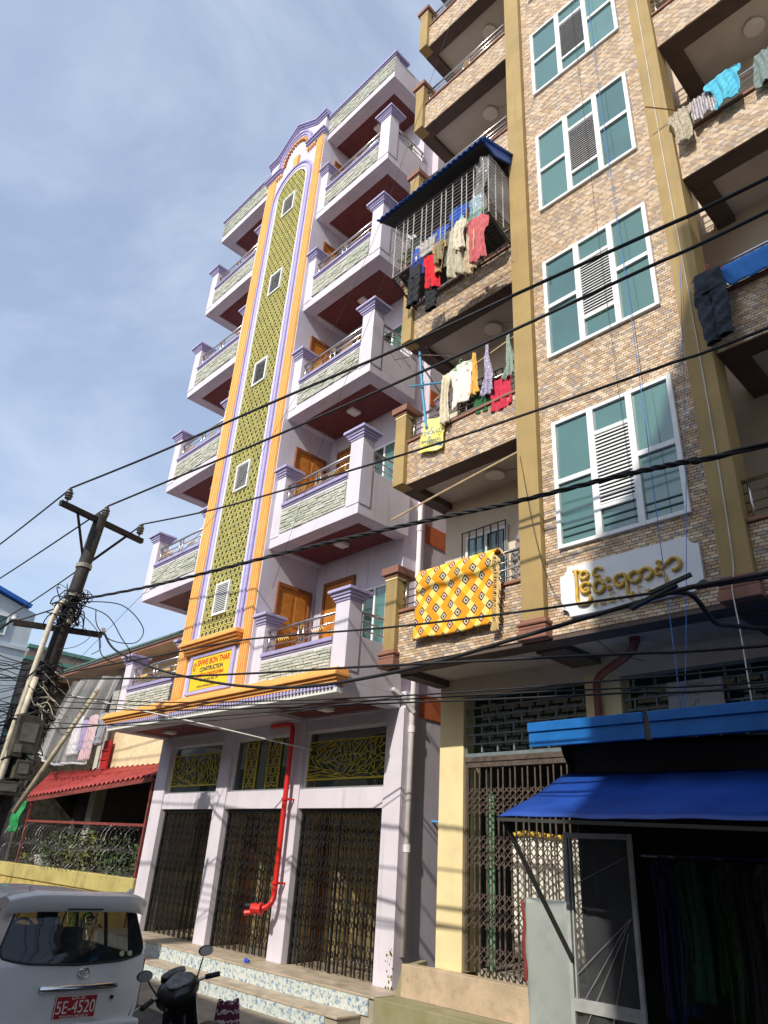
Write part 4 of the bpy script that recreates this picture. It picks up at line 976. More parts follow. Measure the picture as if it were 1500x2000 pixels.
# --- patterned blanket on the first-floor rail
def blanket_mat():
    m = bpy.data.materials.new('diamond_blanket'); m.use_nodes = True; nt = m.node_tree; N = nt.nodes; L = nt.links; b = N['Principled BSDF']; b.inputs['Roughness'].default_value = 0.9
    tc = N.new('ShaderNodeTexCoord'); sx = N.new('ShaderNodeSeparateXYZ'); L.new(tc.outputs['Object'], sx.inputs[0])
    def math_(op, a, c=None, d=None):
        n = N.new('ShaderNodeMath'); n.operation = op
        for i, q in enumerate((a, c, d)):
            if q is None: continue
            if isinstance(q, (int, float)): n.inputs[i].default_value = q
            else: L.new(q, n.inputs[i])
        return n.outputs[0]
    s = 1/0.135
    X = math_('MULTIPLY', sx.outputs['X'], s); Z = math_('MULTIPLY', sx.outputs['Z'], s*0.92)
    p = math_('ADD', X, Z); q = math_('SUBTRACT', X, Z)
    fp = math_('SUBTRACT', math_('FRACT', p), 0.5); fq = math_('SUBTRACT', math_('FRACT', q), 0.5)
    d = math_('MAXIMUM', math_('ABSOLUTE', fp), math_('ABSOLUTE', fq))
    ip = math_('FLOOR', p); iq = math_('FLOOR', q)
    chk = math_('MODULO', math_('ABSOLUTE', math_('ADD', ip, iq)), 2.0)       # 0/1 checker
    kp = math_('MODULO', math_('ABSOLUTE', ip), 2.0)
    sel = math_('MULTIPLY', math_('LESS_THAN', math_('MODULO', math_('ABSOLUTE', math_('ADD', ip, 0.0)), 2.0), 0.5), math_('LESS_THAN', math_('MODULO', math_('ABSOLUTE', iq), 2.0), 0.5))
    k3 = math_('MODULO', math_('ABSOLUTE', math_('ADD', math_('MULTIPLY', ip, 1.0), math_('MULTIPLY', iq, 0.5))), 3.0)
    def mix(f, c1, c2):
        n = N.new('ShaderNodeMixRGB'); L.new(f, n.inputs[0])
        for i, c in ((1,c1),(2,c2)):
            if isinstance(c, tuple): n.inputs[i].default_value = (*c,1)
            else: L.new(c, n.inputs[i])
        return n.outputs[0]
    base = mix(chk, (0.86,0.50,0.02), (0.88,0.68,0.20)); base = mix(math_('GREATER_THAN', k3, 1.4), base, (0.84,0.33,0.01))
    mot = mix(math_('LESS_THAN', k3, 1.2), (0.20,0.03,0.02), (0.03,0.03,0.05))
    mot = mix(math_('LESS_THAN', d, 0.30), mot, (0.75,0.68,0.5)); mot = mix(math_('LESS_THAN', d, 0.17), mot, (0.05,0.03,0.03))
    col = mix(math_('MULTIPLY', sel, math_('LESS_THAN', d, 0.49)), base, mot)
    L.new(col, b.inputs['Base Color'])
    nb = N.new('ShaderNodeTexNoise'); nb.inputs['Scale'].default_value = 150; L.new(tc.outputs['Object'], nb.inputs['Vector']); bp = N.new('ShaderNodeBump'); bp.inputs['Strength'].default_value = 0.3; L.new(nb.outputs['Fac'], bp.inputs['Height']); L.new(bp.outputs['Normal'], b.inputs['Normal'])
    return m
BK2 = thing('blanket', 'yellow diamond-patterned blanket with fringe hung over the first-floor rail', 'blanket')
def blf(u, v):
    x = 1.57+1.42*u-0.06*v; z = 5.915-1.03*v-0.02*u+0.012*math.sin(u*9)*v; y = -0.07-0.03*math.sin(PI*min(1,v*3))+0.014*math.sin(u*17+v*2)
    if v < 0.08: y = 0.09-2.1*v; z = 5.93-0.1*v*0.5
    return (x, y, z)
MB().grid(blf, 40, 36).build('cloth', blanket_mat(), BK2, smooth=True, solid=0.02)
fr = MB(); rf = random.Random(3)
for i in range(46):
    v = 0.04+0.94*i/46; p = Vector(blf(1.0, v)); fr.tube([p, p+Vector((0.06,-0.005,-0.02+rf.uniform(-.02,.02))), p+Vector((0.10+rf.uniform(-.02,.03),-0.01,-0.10-rf.uniform(0,.06)))], 0.010, 4)
for i in range(10): fr.tube([Vector(blf(1,0.98))+Vector((0.008*i,-0.004*i,0)), Vector(blf(1,0.98))+Vector((0.01*i-0.02,-0.01,-0.10-0.01*(i%3)))], 0.010, 4)
fr.build('fringe', cmat('fringe', (0.62,0.45,0.2)), BK2)
pole = MB().tube([(0.92,-0.05,6.98),(2.0,-0.02,7.15),(3.38,0.0,7.33)], 0.016, 6).build('bamboo_pole', M('bamboo', (0.55,0.42,0.25), 0.6, 0.15, 9), None); tag(pole, 'bamboo drying pole slung across the first-floor balcony opening', 'pole')
garment('hanging_cloth', 'twist', 2.55, 2.95, 6.85, 6.25, 0.95, cmat('mauve_grey', (0.30,0.26,0.27)), 'grey-mauve cloth hanging by the barred window behind the blanket', seed=1, cat='cloth')
garment('hanging_cloth', 'shirt', 3.0, 3.33, 6.95, 6.3, 0.62, stripe_mat('redblk', (0.25,0.02,0.03), (0.03,0.02,0.03), 20, 'Z', 6), 'dark red and black shirt hanging at the right end of the first-floor balcony', seed=2, cat='shirt')
garment('hanging_cloth', 'long', 3.02, 3.3, 5.98, 5.46, 0.22, stripe_mat('bw', (0.6,0.58,0.55), (0.03,0.03,0.03), 30, 'Z', 4), 'black and white striped garment behind the rail right of the blanket', seed=3, cat='garment')
# --- second-floor balcony
GR2 = 'washing on the second-floor balcony'
bn = thing('banner', 'yellow banner with blue Burmese writing tied to the second-floor rail', 'banner')
def bnf(u, v): return (1.57+0.42*u-0.10*v*(1-u)-0.03*v, -0.04-0.015*math.sin(u*9+v*4)-0.01*math.sin(v*13), 8.62-0.60*v-0.10*u+0.01*math.sin(u*8)*v)
MB().grid(bnf, 20, 20).build('cloth', M('banner_print', (0.86,0.78,0.06), 0.6, 0.1, 4, col2=(0.80,0.78,0.45)), bn, smooth=True, solid=0.008)
MB().grid(lambda u, v: (lambda p: (p[0],p[1]-0.010,p[2]))(bnf(0.62+0.36*u,0.78+0.14*v*u)), 8, 4).build('blue_corner', M('banner_blue', (0.03,0.16,0.55), 0.6), bn, smooth=True)
BINK = M('banner_ink', (0.02,0.05,0.25), 0.6, 0)
t1 = text('ကော်ပတ်', 0.115, (1.77,-0.085,8.29), BINK, bn, extrude=0.002, rot=(PI/2,0.18,0)); t2 = text('အမြန်ရမည်', 0.085, (1.74,-0.085,8.14), BINK, bn, extrude=0.002, rot=(PI/2,0.18,0))
BLPOST = M('blue_pole_paint', (0.07,0.30,0.50), 0.5, 0.1)
pl = thing('drying_rack', 'blue pole frame lashed upright at the left end of the second-floor balcony', 'drying rack')
MB().tube([(1.62,-0.06,8.45),(1.55,-0.12,9.2),(1.48,-0.15,10.02)], 0.024, 8).build('upright', BLPOST, pl); MB().tube([(1.38,-0.25,9.28),(2.0,0.0,9.22)], 0.016, 6).build('crossbar', BLPOST, pl)
MB().tube([(1.50,-0.12,9.75),(1.9,0.2,8.85)], 0.014, 6).build('brace', M('dark_grey_steel',(0.05,0.05,0.045),0.5), pl)
an = thing('tv_antenna', 'small aluminium television antenna at the top of the blue pole', 'antenna')
m = MB(); m.tube([(1.0,-0.3,10.02),(1.52,-0.17,9.93),(2.1,0.1,9.78)], 0.010, 5)
for i in range(7):
    t = i/6; x = 1.02+1.0*t; z = 10.02-0.22*t; y = -0.3+0.38*t; m.tube([(x+0.05,y-0.22,z+0.04),(x-0.05,y+0.22,z-0.04)], 0.005, 4)
m.build('boom', STEEL, an)
bp2 = MB().tube([(1.7,0.02,8.98),(2.5,0.0,9.26),(3.4,0.05,9.48)], 0.015, 6).build('bamboo_pole', M('bamboo', (0.55,0.42,0.25)), None); tag(bp2, 'bamboo pole with shirts slung across the second-floor balcony opening', 'pole')
rp = MB().tube([(3.30,0.10,10.58),(3.31,0.10,8.8)], 0.03, 8).build('water_pipe', BLPOST, None, smooth=True); tag(rp, 'light blue vertical pipe beside the olive column on the second-floor balcony', 'pipe')
garment('shirt', 'shirt', 2.02, 2.62, 9.42, 8.62, -0.02, cmat('white', (0.74,0.72,0.66), 0.05), 'white long shirt hanging in the middle of the second-floor balcony', GR2, seed=4)
garment('sleeve_cloth', 'long', 1.92, 2.12, 9.3, 8.35, -0.08, cmat('cream', (0.66,0.60,0.44)), 'narrow cream cloth just left of the white shirt', GR2, seed=5, cat='cloth')
garment('trousers', 'long', 1.62, 1.98, 9.15, 8.4, 0.12, cmat('purple_grey', (0.20,0.15,0.22)), 'purple-grey trousers beside the blue pole frame', GR2, seed=6)
garment('scarf', 'twist', 2.50, 2.72, 9.46, 8.66, -0.05, cmat('saffron', (0.72,0.42,0.10)), 'orange and cream scarf hanging right of the white shirt', GR2, seed=7)
garment('scarf', 'twist', 2.72, 2.98, 9.50, 8.55, -0.03, blotch_mat('floral', (0.62,0.60,0.66), (0.12,0.08,0.28), 30), 'pale scarf with purple flowers hanging above the green towel', GR2, seed=8)
garment('towel', 'towel', 2.53, 2.87, 8.74, 8.31, 0.03, cmat('dark_green', (0.03,0.12,0.05)), 'dark green towel over the second-floor rail', GR2, seed=9, amp=0.012)
garment('towel', 'towel', 2.87, 3.26, 8.76, 8.21, 0.02, cmat('crimson', (0.55,0.03,0.07)), 'crimson towel over the second-floor rail', GR2, seed=10, amp=0.014)
garment('sarong', 'twist', 3.12, 3.36, 9.5, 8.7, 0.0, stripe_mat('plaid', (0.10,0.22,0.20), (0.42,0.44,0.36), 12, 'Z', 1), 'green plaid sarong hanging beside the olive column', GR2, seed=11)
garment('trousers', 'long', 2.12, 2.46, 8.82, 8.32, 0.16, cmat('slate', (0.12,0.12,0.14)), 'slate grey trousers behind the rail below the white shirt', GR2, seed=12)
hanger(2.28, -0.02, 9.36, 0.42, M('green_plastic',(0.25,0.6,0.2),0.4), 'light green hanger holding the white shirt')
# --- third-floor cage with blue corrugated roof
CG = thing('balcony_cage', 'white barred balcony cage under a blue corrugated roof', 'cage')
y0c, y1c, xa, xb, zb_, zt_ = -0.62, 0.05, 1.16, 3.36, 11.60, 12.95
m = MB(); WB = M('white_bar', (0.50,0.48,0.45), 0.5, 0.15)
nb = 15
upb = MB().tube([(0,0,zb_),(0,0,zt_)], 0.009, 5).mesh('cage_bar', WB)
for i in range(nb):
    o = bpy.data.objects.new('cage_bar', upb); COL.objects.link(o); o.parent = CG; o.location = (xa+(xb-xa)*i/(nb-1)*1.0+(0.05 if i % 3 == 1 else 0), y0c, 0)
hb = MB().tube([(xa,0,0),(xb,0,0)], 0.005, 5).mesh('cage_rod', WB)
for i in range(15):
    o = bpy.data.objects.new('cage_rod', hb); COL.objects.link(o); o.parent = CG; o.location = (0, y0c+0.008, zb_+0.05+i*0.09)
for i in range(15): m.tube([(xa,y0c,zb_+0.05+i*0.09),(xa,y1c,zb_+0.05+i*0.09)], 0.006, 4); m.tube([(xb-0.02,y0c,zb_+0.05+i*0.09),(xb-0.02,y1c,zb_+0.05+i*0.09)], 0.006, 4)
for y in (-0.4,-0.2): m.tube([(xa,y,zb_),(xa,y,zt_)], 0.010, 5); m.tube([(xb-0.02,y,zb_),(xb-0.02,y,zt_)], 0.010, 5)
m.build('side_bars', WB, CG)
for a_, c_ in (((xa,y0c,zb_),(xb,y0c,zb_)),((xa,y0c,zt_),(xb,y0c,zt_)),((xa,y0c,zb_),(xa,y1c,11.3)),((xb,y0c,zb_),(xb,y1c,11.3))): MB().bar(a_,c_,0.03,0.03,(0,0,1)).build('frame_bar', M('dark_grey_steel',(0.05,0.05,0.045),0.5), CG)
tr_ = MB()
for i in range(13): tr_.tube([(xa,y0c+0.05*i,zb_-0.024*i),(xb,y0c+0.05*i,zb_-0.024*i)], 0.008, 4)
for i in range(9): tr_.tube([(xa+(xb-xa)*i/8,y0c,zb_-0.01),(xa+(xb-xa)*i/8,y1c,zb_-0.32)], 0.008, 4)
tr_.build('floor_grid', M('dark_grey_steel',(0.05,0.05,0.045),0.5), CG)
MB().grid(lambda u, v: (xa+0.1+(xb-xa-0.15)*u, y0c+0.05+0.5*v, zb_-0.24*v+0.03+0.01*math.sin(u*20)), 20, 4).build('floor_mat', M('dark_mat',(0.06,0.055,0.05),0.8,0.3,9), CG, solid=0.01)
BLUER = M('blue_roof_sheet', (0.02,0.10,0.42), 0.4, 0.1, 4)
def croof(u, v): return (0.86+2.62*u, -0.88+0.95*v, 13.10+0.40*v+0.022*math.sin(u*2*PI*22))
MB().grid(croof, 132, 3).build('roof_sheet', BLUER, CG, smooth=True, solid=0.006)
MB().grid(lambda u, v: (0.95+2.45*u, -0.80+0.85*v, 13.08+0.36*v-0.02), 4, 3).build('roof_lining', DARKT, CG, solid=0.01)
m = MB().prism_x([(-0.88,13.09),(0.05,13.5),(0.05,13.28),(-0.5,13.02)], 3.40, 3.43); m.build('roof_end', BLUER, CG)
MB().bar((0.9,-0.80,13.08),(3.42,-0.80,13.08),0.03,0.03,(0,0,1)).build('roof_rail', DARKT, CG)
def plf(u, v): return (3.08+0.27*u+0.03*math.sin(v*8), -0.66+0.04*math.sin(u*7+v*5)+0.02*math.sin(v*17), 12.95-1.30*v)
pb = MB().grid(plf, 14, 24).build('plastic_cover', PLASTIC, None, smooth=True); tag(pb, 'crumpled clear plastic sheet over the right end of the white cage', 'plastic sheet')
pb2 = MB().grid(lambda u, v: (3.375+0.015*math.sin(v*9+u*4), -0.64+0.68*u, 13.0-1.1*v-0.15*u), 10, 16).build('plastic_flank', PLASTIC, pb, smooth=True)
GR3 = 'washing inside and below the white cage'
BLU = cmat('royal_blue', (0.012,0.10,0.55), 0.12)
garment('shirt', 'shirt', 2.30, 2.75, 12.55, 11.9, -0.42, BLU, 'royal blue shirt inside the white cage, the upper right of the two', GR3, seed=20)
garment('shirt', 'shirt', 1.85, 2.38, 12.30, 11.75, -0.45, BLU, 'royal blue shirt inside the white cage, the lower left of the two', GR3, seed=21)
garment('towel', 'towel', 1.55, 2.1, 12.15, 11.65, -0.5, cmat('offwhite', (0.55,0.53,0.48)), 'off-white cloth on the left inside the white cage', GR3, seed=22)
bx = MB().box(1.85,2.55,-0.54,-0.34,11.62,11.80).build('plastic_crate', M('white_crate',(0.6,0.58,0.54),0.5,0.08), None, bevel=0.02); tag(bx, 'white plastic crate on the floor of the white cage', 'crate')
br = MB().lathe([(0.10,0),(0.12,0.02),(0.12,0.42),(0.07,0.5),(0.05,0.55)], (1.62,-0.45,11.6)).build('water_bottle', M('blue_bottle',(0.03,0.10,0.5),0.25), None, smooth=True); tag(br, 'large blue water bottle in the left part of the white cage', 'bottle')
LP = lambda L: spline(L, 5)
garment('shirt', 'shirt', 2.10, 2.55, 11.36, 10.62, -0.80, cmat('red', (0.62,0.015,0.03)), 'bright red shirt hanging below the white cage', GR3, seed=23, slant=-0.25)
garment('shirt', 'shirt', 2.36, 2.66, 11.38, 10.7, -0.84, cmat('camel', (0.42,0.29,0.14)), 'camel brown shirt below the cage, right of the red shirt', GR3, seed=24)
garment('shirt', 'shirt', 2.52, 2.86, 11.40, 10.75, -0.80, cmat('olive_grey', (0.16,0.17,0.13)), 'olive grey shirt below the middle of the white cage', GR3, seed=25)
garment('trousers', 'long', 2.68, 3.06, 11.42, 10.32, -0.86, cmat('beige', (0.46,0.42,0.32)), 'long beige trousers hanging below the white cage', GR3, seed=26, amp=0.05)
garment('trousers', 'long', 2.98, 3.26, 11.40, 10.3, -0.80, cmat('sand', (0.55,0.44,0.30)), 'sand-coloured trousers beside the pink shirt below the cage', GR3, seed=27, amp=0.05)
garment('shirt', 'shirt', 3.08, 3.52, 11.40, 10.45, -0.84, cmat('rose', (0.50,0.12,0.13)), 'rose pink shirt at the right end below the white cage', GR3, seed=28, slant=-0.1)
garment('sock', 'long', 2.98, 3.07, 11.55, 11.2, -0.88, cmat('sky', (0.3,0.55,0.66)), 'pale blue sock above the sand-coloured trousers', GR3, seed=29)
trousers('trousers', 1.74, 2.02, 11.3, 10.42, -0.76, cmat('charcoal', (0.022,0.024,0.03)), 'charcoal trousers at the left end below the white cage', GR3, seed=30)
trousers('trousers', 2.14, 2.40, 10.75, 10.1, -0.74, cmat('charcoal', (0.022,0.024,0.03)), 'charcoal trousers just below the red shirt', GR3, seed=31)
garment('cloth', 'cloth', 1.72, 2.1, 11.45, 11.0, -0.74, cmat('navy', (0.02,0.04,0.22)), 'navy blue cloth hanging above the charcoal trousers', GR3, seed=32)
for i, (x0, x1, zt, zb, y, mt, lb) in enumerate((
 (1.2,1.5,12.75,12.1,-0.3,cmat('dkgreen2',(0.05,0.09,0.06)),'dark green cloth at the left end inside the white cage'),
 (2.05,2.35,12.7,12.2,-0.25,cmat('black3',(0.03,0.03,0.035)),'black cloth high in the middle of the white cage'),
 (2.7,3.05,12.6,11.85,-0.35,cmat('skyblue2',(0.25,0.42,0.52)),'pale blue cloth inside the right part of the white cage'),
 (2.55,2.85,11.95,11.65,-0.5,cmat('greyw',(0.45,0.45,0.43)),'grey cloth low in the right part of the white cage'))):
    garment('cloth', 'long', x0, x1, zt, zb, y, mt, lb, GR3, seed=120+i)
garment('shorts', 'towel', 2.44, 2.62, 11.30, 10.85, -0.9, cmat('khaki2',(0.30,0.24,0.14)), 'khaki shorts between the red shirt and the beige trousers', GR3, seed=125)
garment('shirt', 'shirt', 2.86, 3.12, 11.44, 10.8, -0.92, cmat('ivory',(0.66,0.60,0.48)), 'ivory blouse left of the rose pink shirt', GR3, seed=126)
hl = MB().tube([(1.6,-0.80,11.5),(2.5,-0.82,11.47),(3.6,-0.80,11.5)], 0.008, 5).build('clothes_line', M('white_bar',(0.6,0.6,0.58)), None); tag(hl, 'clothes line strung along the lower edge of the white cage', 'line')
hanger(3.28, -0.84, 11.40, 0.42, M('green_plastic',(0.25,0.6,0.2),0.4), 'light green hanger holding the rose pink shirt')
# plant in the cage
def leaves(mb, c, r, n, rnd, size=0.05, squash=1.0):
    for _ in range(n):
        while True:
            p = Vector((rnd.uniform(-1,1), rnd.uniform(-1,1), rnd.uniform(-1,1)))
            if p.length < 1: break
        p = Vector(c)+Vector((p.x*r[0], p.y*r[1], p.z*r[2])); d = Vector((rnd.gauss(0,1), rnd.gauss(0,1), rnd.gauss(0,0.6))).normalized(); e = d.orthogonal().normalized()
        s = size*rnd.uniform(0.6,1.4); k = len(mb.v)
        for q in (p, p+d*s*0.5+e*s*0.28, p+d*s, p+d*s*0.5-e*s*0.28): mb.v.append(tuple(q))
        mb.face(k,k+1,k+2,k+3)
LEAF = M('leaf_green', (0.07,0.12,0.03), 0.5, 0.35, 3, col2=(0.03,0.06,0.02))
LEAFY = M('leaf_yellow_green', (0.18,0.20,0.04), 0.5, 0.3, 3, col2=(0.06,0.09,0.02))
rl = random.Random(9)
PT = thing('potted_plant', 'bushy potted plant behind the bars in the lower left of the cage', 'plant')
m = MB(); leaves(m, (1.38,-0.45,12.0), (0.2,0.14,0.30), 260, rl, 0.07); m.build('foliage', LEAFY, PT); MB().lathe([(0.09,0),(0.13,0.18),(0.14,0.2),(0.11,0.2)], (1.38,-0.45,11.6)).build('pot', BROWNR, PT)
MB().tube([(1.38,-0.45,11.75),(1.4,-0.44,12.1)], 0.015, 5).build('stem', WOODD, PT)
# --- right-hand balconies
GR4 = 'washing on the upper right balconies'
garment('shirt', 'shirt', 6.14, 6.48, 11.72, 11.08, -0.12, blotch_mat('leopard', (0.62,0.56,0.44), (0.22,0.16,0.10), 38), 'cream leopard-spotted top hanging on the upper right rail', GR4, seed=40, amp=0.02)
garment('shirt', 'towel', 6.44, 6.78, 11.74, 11.32, -0.10, stripe_mat('grey', (0.55,0.52,0.52), (0.25,0.22,0.26), 9, 'X', 0.5), 'grey-striped shorts on the upper right rail between two tops', GR4, seed=41, amp=0.03, cat='shorts')
garment('shirt', 'shirt', 6.68, 7.18, 11.84, 11.28, -0.14, cmat('turquoise', (0.10,0.48,0.66), 0.06), 'turquoise T-shirt hanging on the upper right rail', GR4, seed=42, amp=0.03)
garment('towel', 'cloth', 7.24, 7.7, 11.82, 11.25, -0.08, stripe_mat('sage', (0.25,0.32,0.30), (0.12,0.17,0.17), 18, 'Z', 2), 'sage green cloth at the far right end of the upper rail', GR4, seed=43)
st1 = MB().tube([(5.95,-0.35,11.9),(6.5,0.05,11.65)], 0.010, 5).build('stick', WOODD, None); tag(st1, 'thin bamboo stick poking out left of the leopard-spotted top', 'stick')
trousers('jeans', 6.08, 6.46, 8.64, 7.58, -0.16, M('denim', (0.035,0.045,0.062), 0.85, 0.35, 6, bump=0.3, bscale=150), 'dark blue jeans on a pink hanger over the right column', GR4, seed=44)
hanger(6.27, -0.16, 8.60, 0.40, M('pink_plastic',(0.75,0.05,0.25),0.4), 'pink hanger holding the dark blue jeans')
bt = MB().grid(lambda u, v: (6.22+1.6*u+0.26*v*(1-u), 0.06-0.14*min(1,v*4)+0.010*math.sin(u*40)*v+0.006*math.sin(u*90+v*5), 8.80-0.44*v), 40, 10).build('mesh_tarp', stripe_mat('bluemesh', (0.03,0.17,0.55), (0.05,0.26,0.70), 60, 'X', 3), None, smooth=True, solid=0.008); tag(bt, 'bright blue mesh tarp tied over the right balcony rail beside the jeans', 'tarp')
tk = MB().grid(lambda u, v: (6.3+0.16*u, 0.35+0.03*math.sin(u*9), 6.0-0.6*v), 6, 8).build('rag', cmat('grey_rag',(0.2,0.19,0.18)), None, smooth=True, solid=0.01); tag(tk, 'grey rag hanging behind the steel rail at the lower right', 'rag')
rt = MB().grid(lambda u, v: (6.45+0.3*u, 0.40+0.03*math.sin(u*12), 5.95-0.55*v), 8, 8).build('shirt', cmat('brickred',(0.22,0.03,0.025)), None, smooth=True, solid=0.01); tag(rt, 'brick red shirt behind the steel rail at the lower right edge', 'shirt')
# clothes on the dark stall
ORD = ['first','second','third','fourth','fifth','sixth','seventh','eighth','ninth','tenth','eleventh','twelfth','thirteenth','fourteenth']
SC = [('navy', (0.015,0.02,0.09)), ('navy', (0.015,0.02,0.08)), ('bottle green', (0.012,0.06,0.03)), ('deep green', (0.01,0.07,0.02)), ('moss green', (0.03,0.07,0.02)), ('black', (0.02,0.02,0.022)), ('taupe', (0.20,0.14,0.12)), ('slate', (0.07,0.08,0.10)), ('plum', (0.08,0.03,0.05)), ('grey', (0.17,0.17,0.18)), ('teal', (0.03,0.08,0.09)), ('brown', (0.09,0.055,0.035)), ('charcoal', (0.05,0.05,0.055)), ('dark blue', (0.03,0.05,0.10))]
for i, (n_, c_) in enumerate(SC):
    garment('hanging_garment', 'shirt' if i % 3 == 1 else 'long', 4.72+0.155*i, 4.98+0.155*i, 2.22-0.05*(i % 2), 0.95+0.09*((i*5) % 4), -0.02-0.07*(i % 3), blotch_mat('stall'+str(i), c_, tuple(q*0.45 for q in c_), 26), ORD[i]+' garment from the plastic door in the dark stall, '+n_, 'garments hanging in the dark stall', seed=60+i, cat='garment', amp=0.045, freq=11)
rk = MB().tube([(4.65,0.0,2.25),(7.2,0.0,2.25)], 0.014, 6).build('clothes_rail', STEEL, None); tag(rk, 'steel clothes rail under the blue awning of the stall', 'rail')
for i, (x, y, w, h, c_, n_) in enumerate(((5.15,0.25,0.34,0.18,(0.16,0.15,0.14),'grey'),(5.6,0.2,0.42,0.14,(0.10,0.12,0.08),'olive'),(6.05,0.25,0.36,0.2,(0.18,0.13,0.10),'brown'))):
    fo = MB().box(x,x+w,y-0.25,y+0.05,0.502,0.502+h).build('folded_clothes', cmat('fold'+str(i), c_, 0.3, 20), None, bevel=0.03); tag(fo, n_+' pile of folded clothes on the stall counter', 'clothes pile')
# ================================================================== utility pole and cables
UP = thing('utility_pole', 'black leaning utility pole with steel crossarms and cable tangle', 'utility pole')
ptop, pbot = Vector((-4.795,-2.54,7.85)), Vector((-4.97,-3.03,0.0))
pa = lambda z: pbot+(ptop-pbot)*(z/7.85)
MB().tube([pa(z) for z in (0,2,4,6,7.85)], [0.165,0.155,0.14,0.125,0.115], 16).build('pole_shaft', POLEM, UP, smooth=True)
A, Bq = Vector((-4.56,-3.42,7.72)), Vector((-5.02,-1.52,7.72))
AR = M('rusty_black_arm', (0.022,0.017,0.015), 0.7, 0.3, 9)
MB().bar(A, Bq, 0.09, 0.10, (0,0,1)).build('crossarm', AR, UP)
for t in (0.2, 0.8):
    p = A+(Bq-A)*t; q = pa(6.75); MB().bar(p-Vector((0,0,0.04)), q+(p-q)*0.10, 0.05, 0.012, (1,0,0)).build('arm_brace', AR, UP)
MB().lathe([(0.135,-0.04),(0.145,-0.04),(0.145,0.04),(0.135,0.04)], tuple(pa(6.75))).build('band', M('galvanised',(0.3,0.28,0.25),0.6,0.2), UP)
for q in ((-4.60,-3.30),(-4.78,-2.48),(-5.0,-1.62)):
    MB().lathe([(0.018,-0.16),(0.018,-0.08),(0.05,-0.08),(0.07,-0.06),(0.05,-0.03),(0.075,-0.015),(0.075,0.0),(0.05,0.02),(0.075,0.045),(0.07,0.07),(0.04,0.09),(0.05,0.11),(0.04,0.13)], (q[0],q[1],7.93), 'Z', 14).build('insulator', PORC, UP, smooth=False)
c2a, c2b = Vector((-5.12,-3.45,5.48)), Vector((-4.75,-1.98,5.55))
MB().bar(c2a, c2b, 0.08, 0.10, (0,0,1)).build('crossarm', AR, UP)
for p in (c2a, c2b): MB().lathe([(0.02,0.04),(0.05,0.05),(0.05,0.09),(0.03,0.10),(0.045,0.13),(0.02,0.14)], tuple(p), 'Z', 10).build('insulator', WHITEP, UP)
for z in (6.15, 4.6, 4.1): MB().lathe([(0.14,-0.03),(0.15,-0.03),(0.15,0.03),(0.14,0.03)], tuple(pa(z))).build('band', M('galvanised',(0.3,0.28,0.25)), UP)
# conduits strapped to the pole
for k, (off, zt2) in enumerate((((0.10,-0.26),5.9), ((0.16,-0.20),4.9))):
    P_ = lambda z: pa(z)+Vector((off[0],off[1],0))
    path = [P_(0.3), P_(2.0), P_(4.0), P_(zt2-0.35)]
    if k == 0: path = path + spline([P_(zt2-0.3), P_(zt2)+Vector((0.0,0.05,0)), P_(zt2+0.05)+Vector((0,0.14,0.02)), P_(zt2-0.08)+Vector((0,0.26,0.0)), P_(zt2-0.3)+Vector((0,0.30,0))],4)
    MB().tube(path, 0.05, 10).build('conduit', PVC, UP, smooth=True)
MB().tube([(-4.4,-1.95,4.5),(-4.62,-2.75,2.4)], 0.042, 10).build('loose_conduit', M('old_conduit',(0.42,0.37,0.26),0.6,0.25,9,dirt=0.5), UP, smooth=True)
MTR = M('meter_box_grey', (0.07,0.065,0.05), 0.6, 0.3, 6, dirt=0.4)
for i, (dy, z, w, h) in enumerate(((-0.05,3.6,0.42,0.6),(0.05,3.05,0.26,0.30),(-0.10,2.75,0.5,0.22),(-0.15,3.35,0.2,0.25))):
    c = pa(z)+Vector((0.2,dy,0)); bx = MB().box(c.x-0.10, c.x+0.12, c.y-w/2, c.y+w/2, z-h/2, z+h/2).build('meter_box', MTR, UP, bevel=0.015)
    MB().box(c.x+0.12, c.x+0.13, c.y-w*0.3, c.y+w*0.3, z-h*0.2, z+h*0.3).build('meter_window', M('meter_glass',(0.16,0.16,0.13),0.4,0.2), bx)
rt_ = random.Random(21)
tg = MB()
for i in range(95):                     # the tangle round the pole
    z = rt_.choice((rt_.uniform(5.7,6.25), rt_.uniform(2.6,4.9), rt_.uniform(3.6,4.9))); c = pa(z); r = rt_.uniform(0.14,0.30); a0 = rt_.uniform(0,6); n = rt_.randrange(5,10)
    pts = [c+Vector((r*math.cos(a0+k*0.8)*rt_.uniform(.8,1.2), r*1.2*math.sin(a0+k*0.8)*rt_.uniform(.8,1.2), rt_.uniform(-.15,.15)-0.02*k)) for k in range(n)]
    tg.tube(spline(pts,5), rt_.uniform(0.006,0.014), 5)
for i in range(60):
    z = rt_.uniform(2.8,4.9); c = pa(z); pts = [c+Vector((0.15,-0.1,0))]; d = Vector((rt_.uniform(-0.2,0.2),-1,rt_.uniform(-.35,.1)))
    for k in range(1,6): pts.append(c+d*(0.35*k)+Vector((rt_.uniform(-.08,.08),0,-0.12*math.sin(k*0.8)+rt_.uniform(-.08,.08))))
    tg.tube(spline(pts,4), rt_.uniform(0.005,0.011), 4)
o = tg.build('wire_tangle', RUBBER, UP, smooth=True); o['kind'] = 'stuff'
tw = MB()
for i in range(14):
    z = rt_.uniform(3.9,4.7); c = pa(z); pts = [c+Vector((0.16,rt_.uniform(-.2,.2),rt_.uniform(-.2,.2)))]
    for k in range(4): pts.append(pts[-1]+Vector((rt_.uniform(-.05,.1),rt_.uniform(-.1,.25),rt_.uniform(-.25,.1))))
    tw.tube(spline(pts,4), 0.009, 4)
o = tw.build('pale_wire_tangle', PVC, UP, smooth=True); o['kind'] = 'stuff'
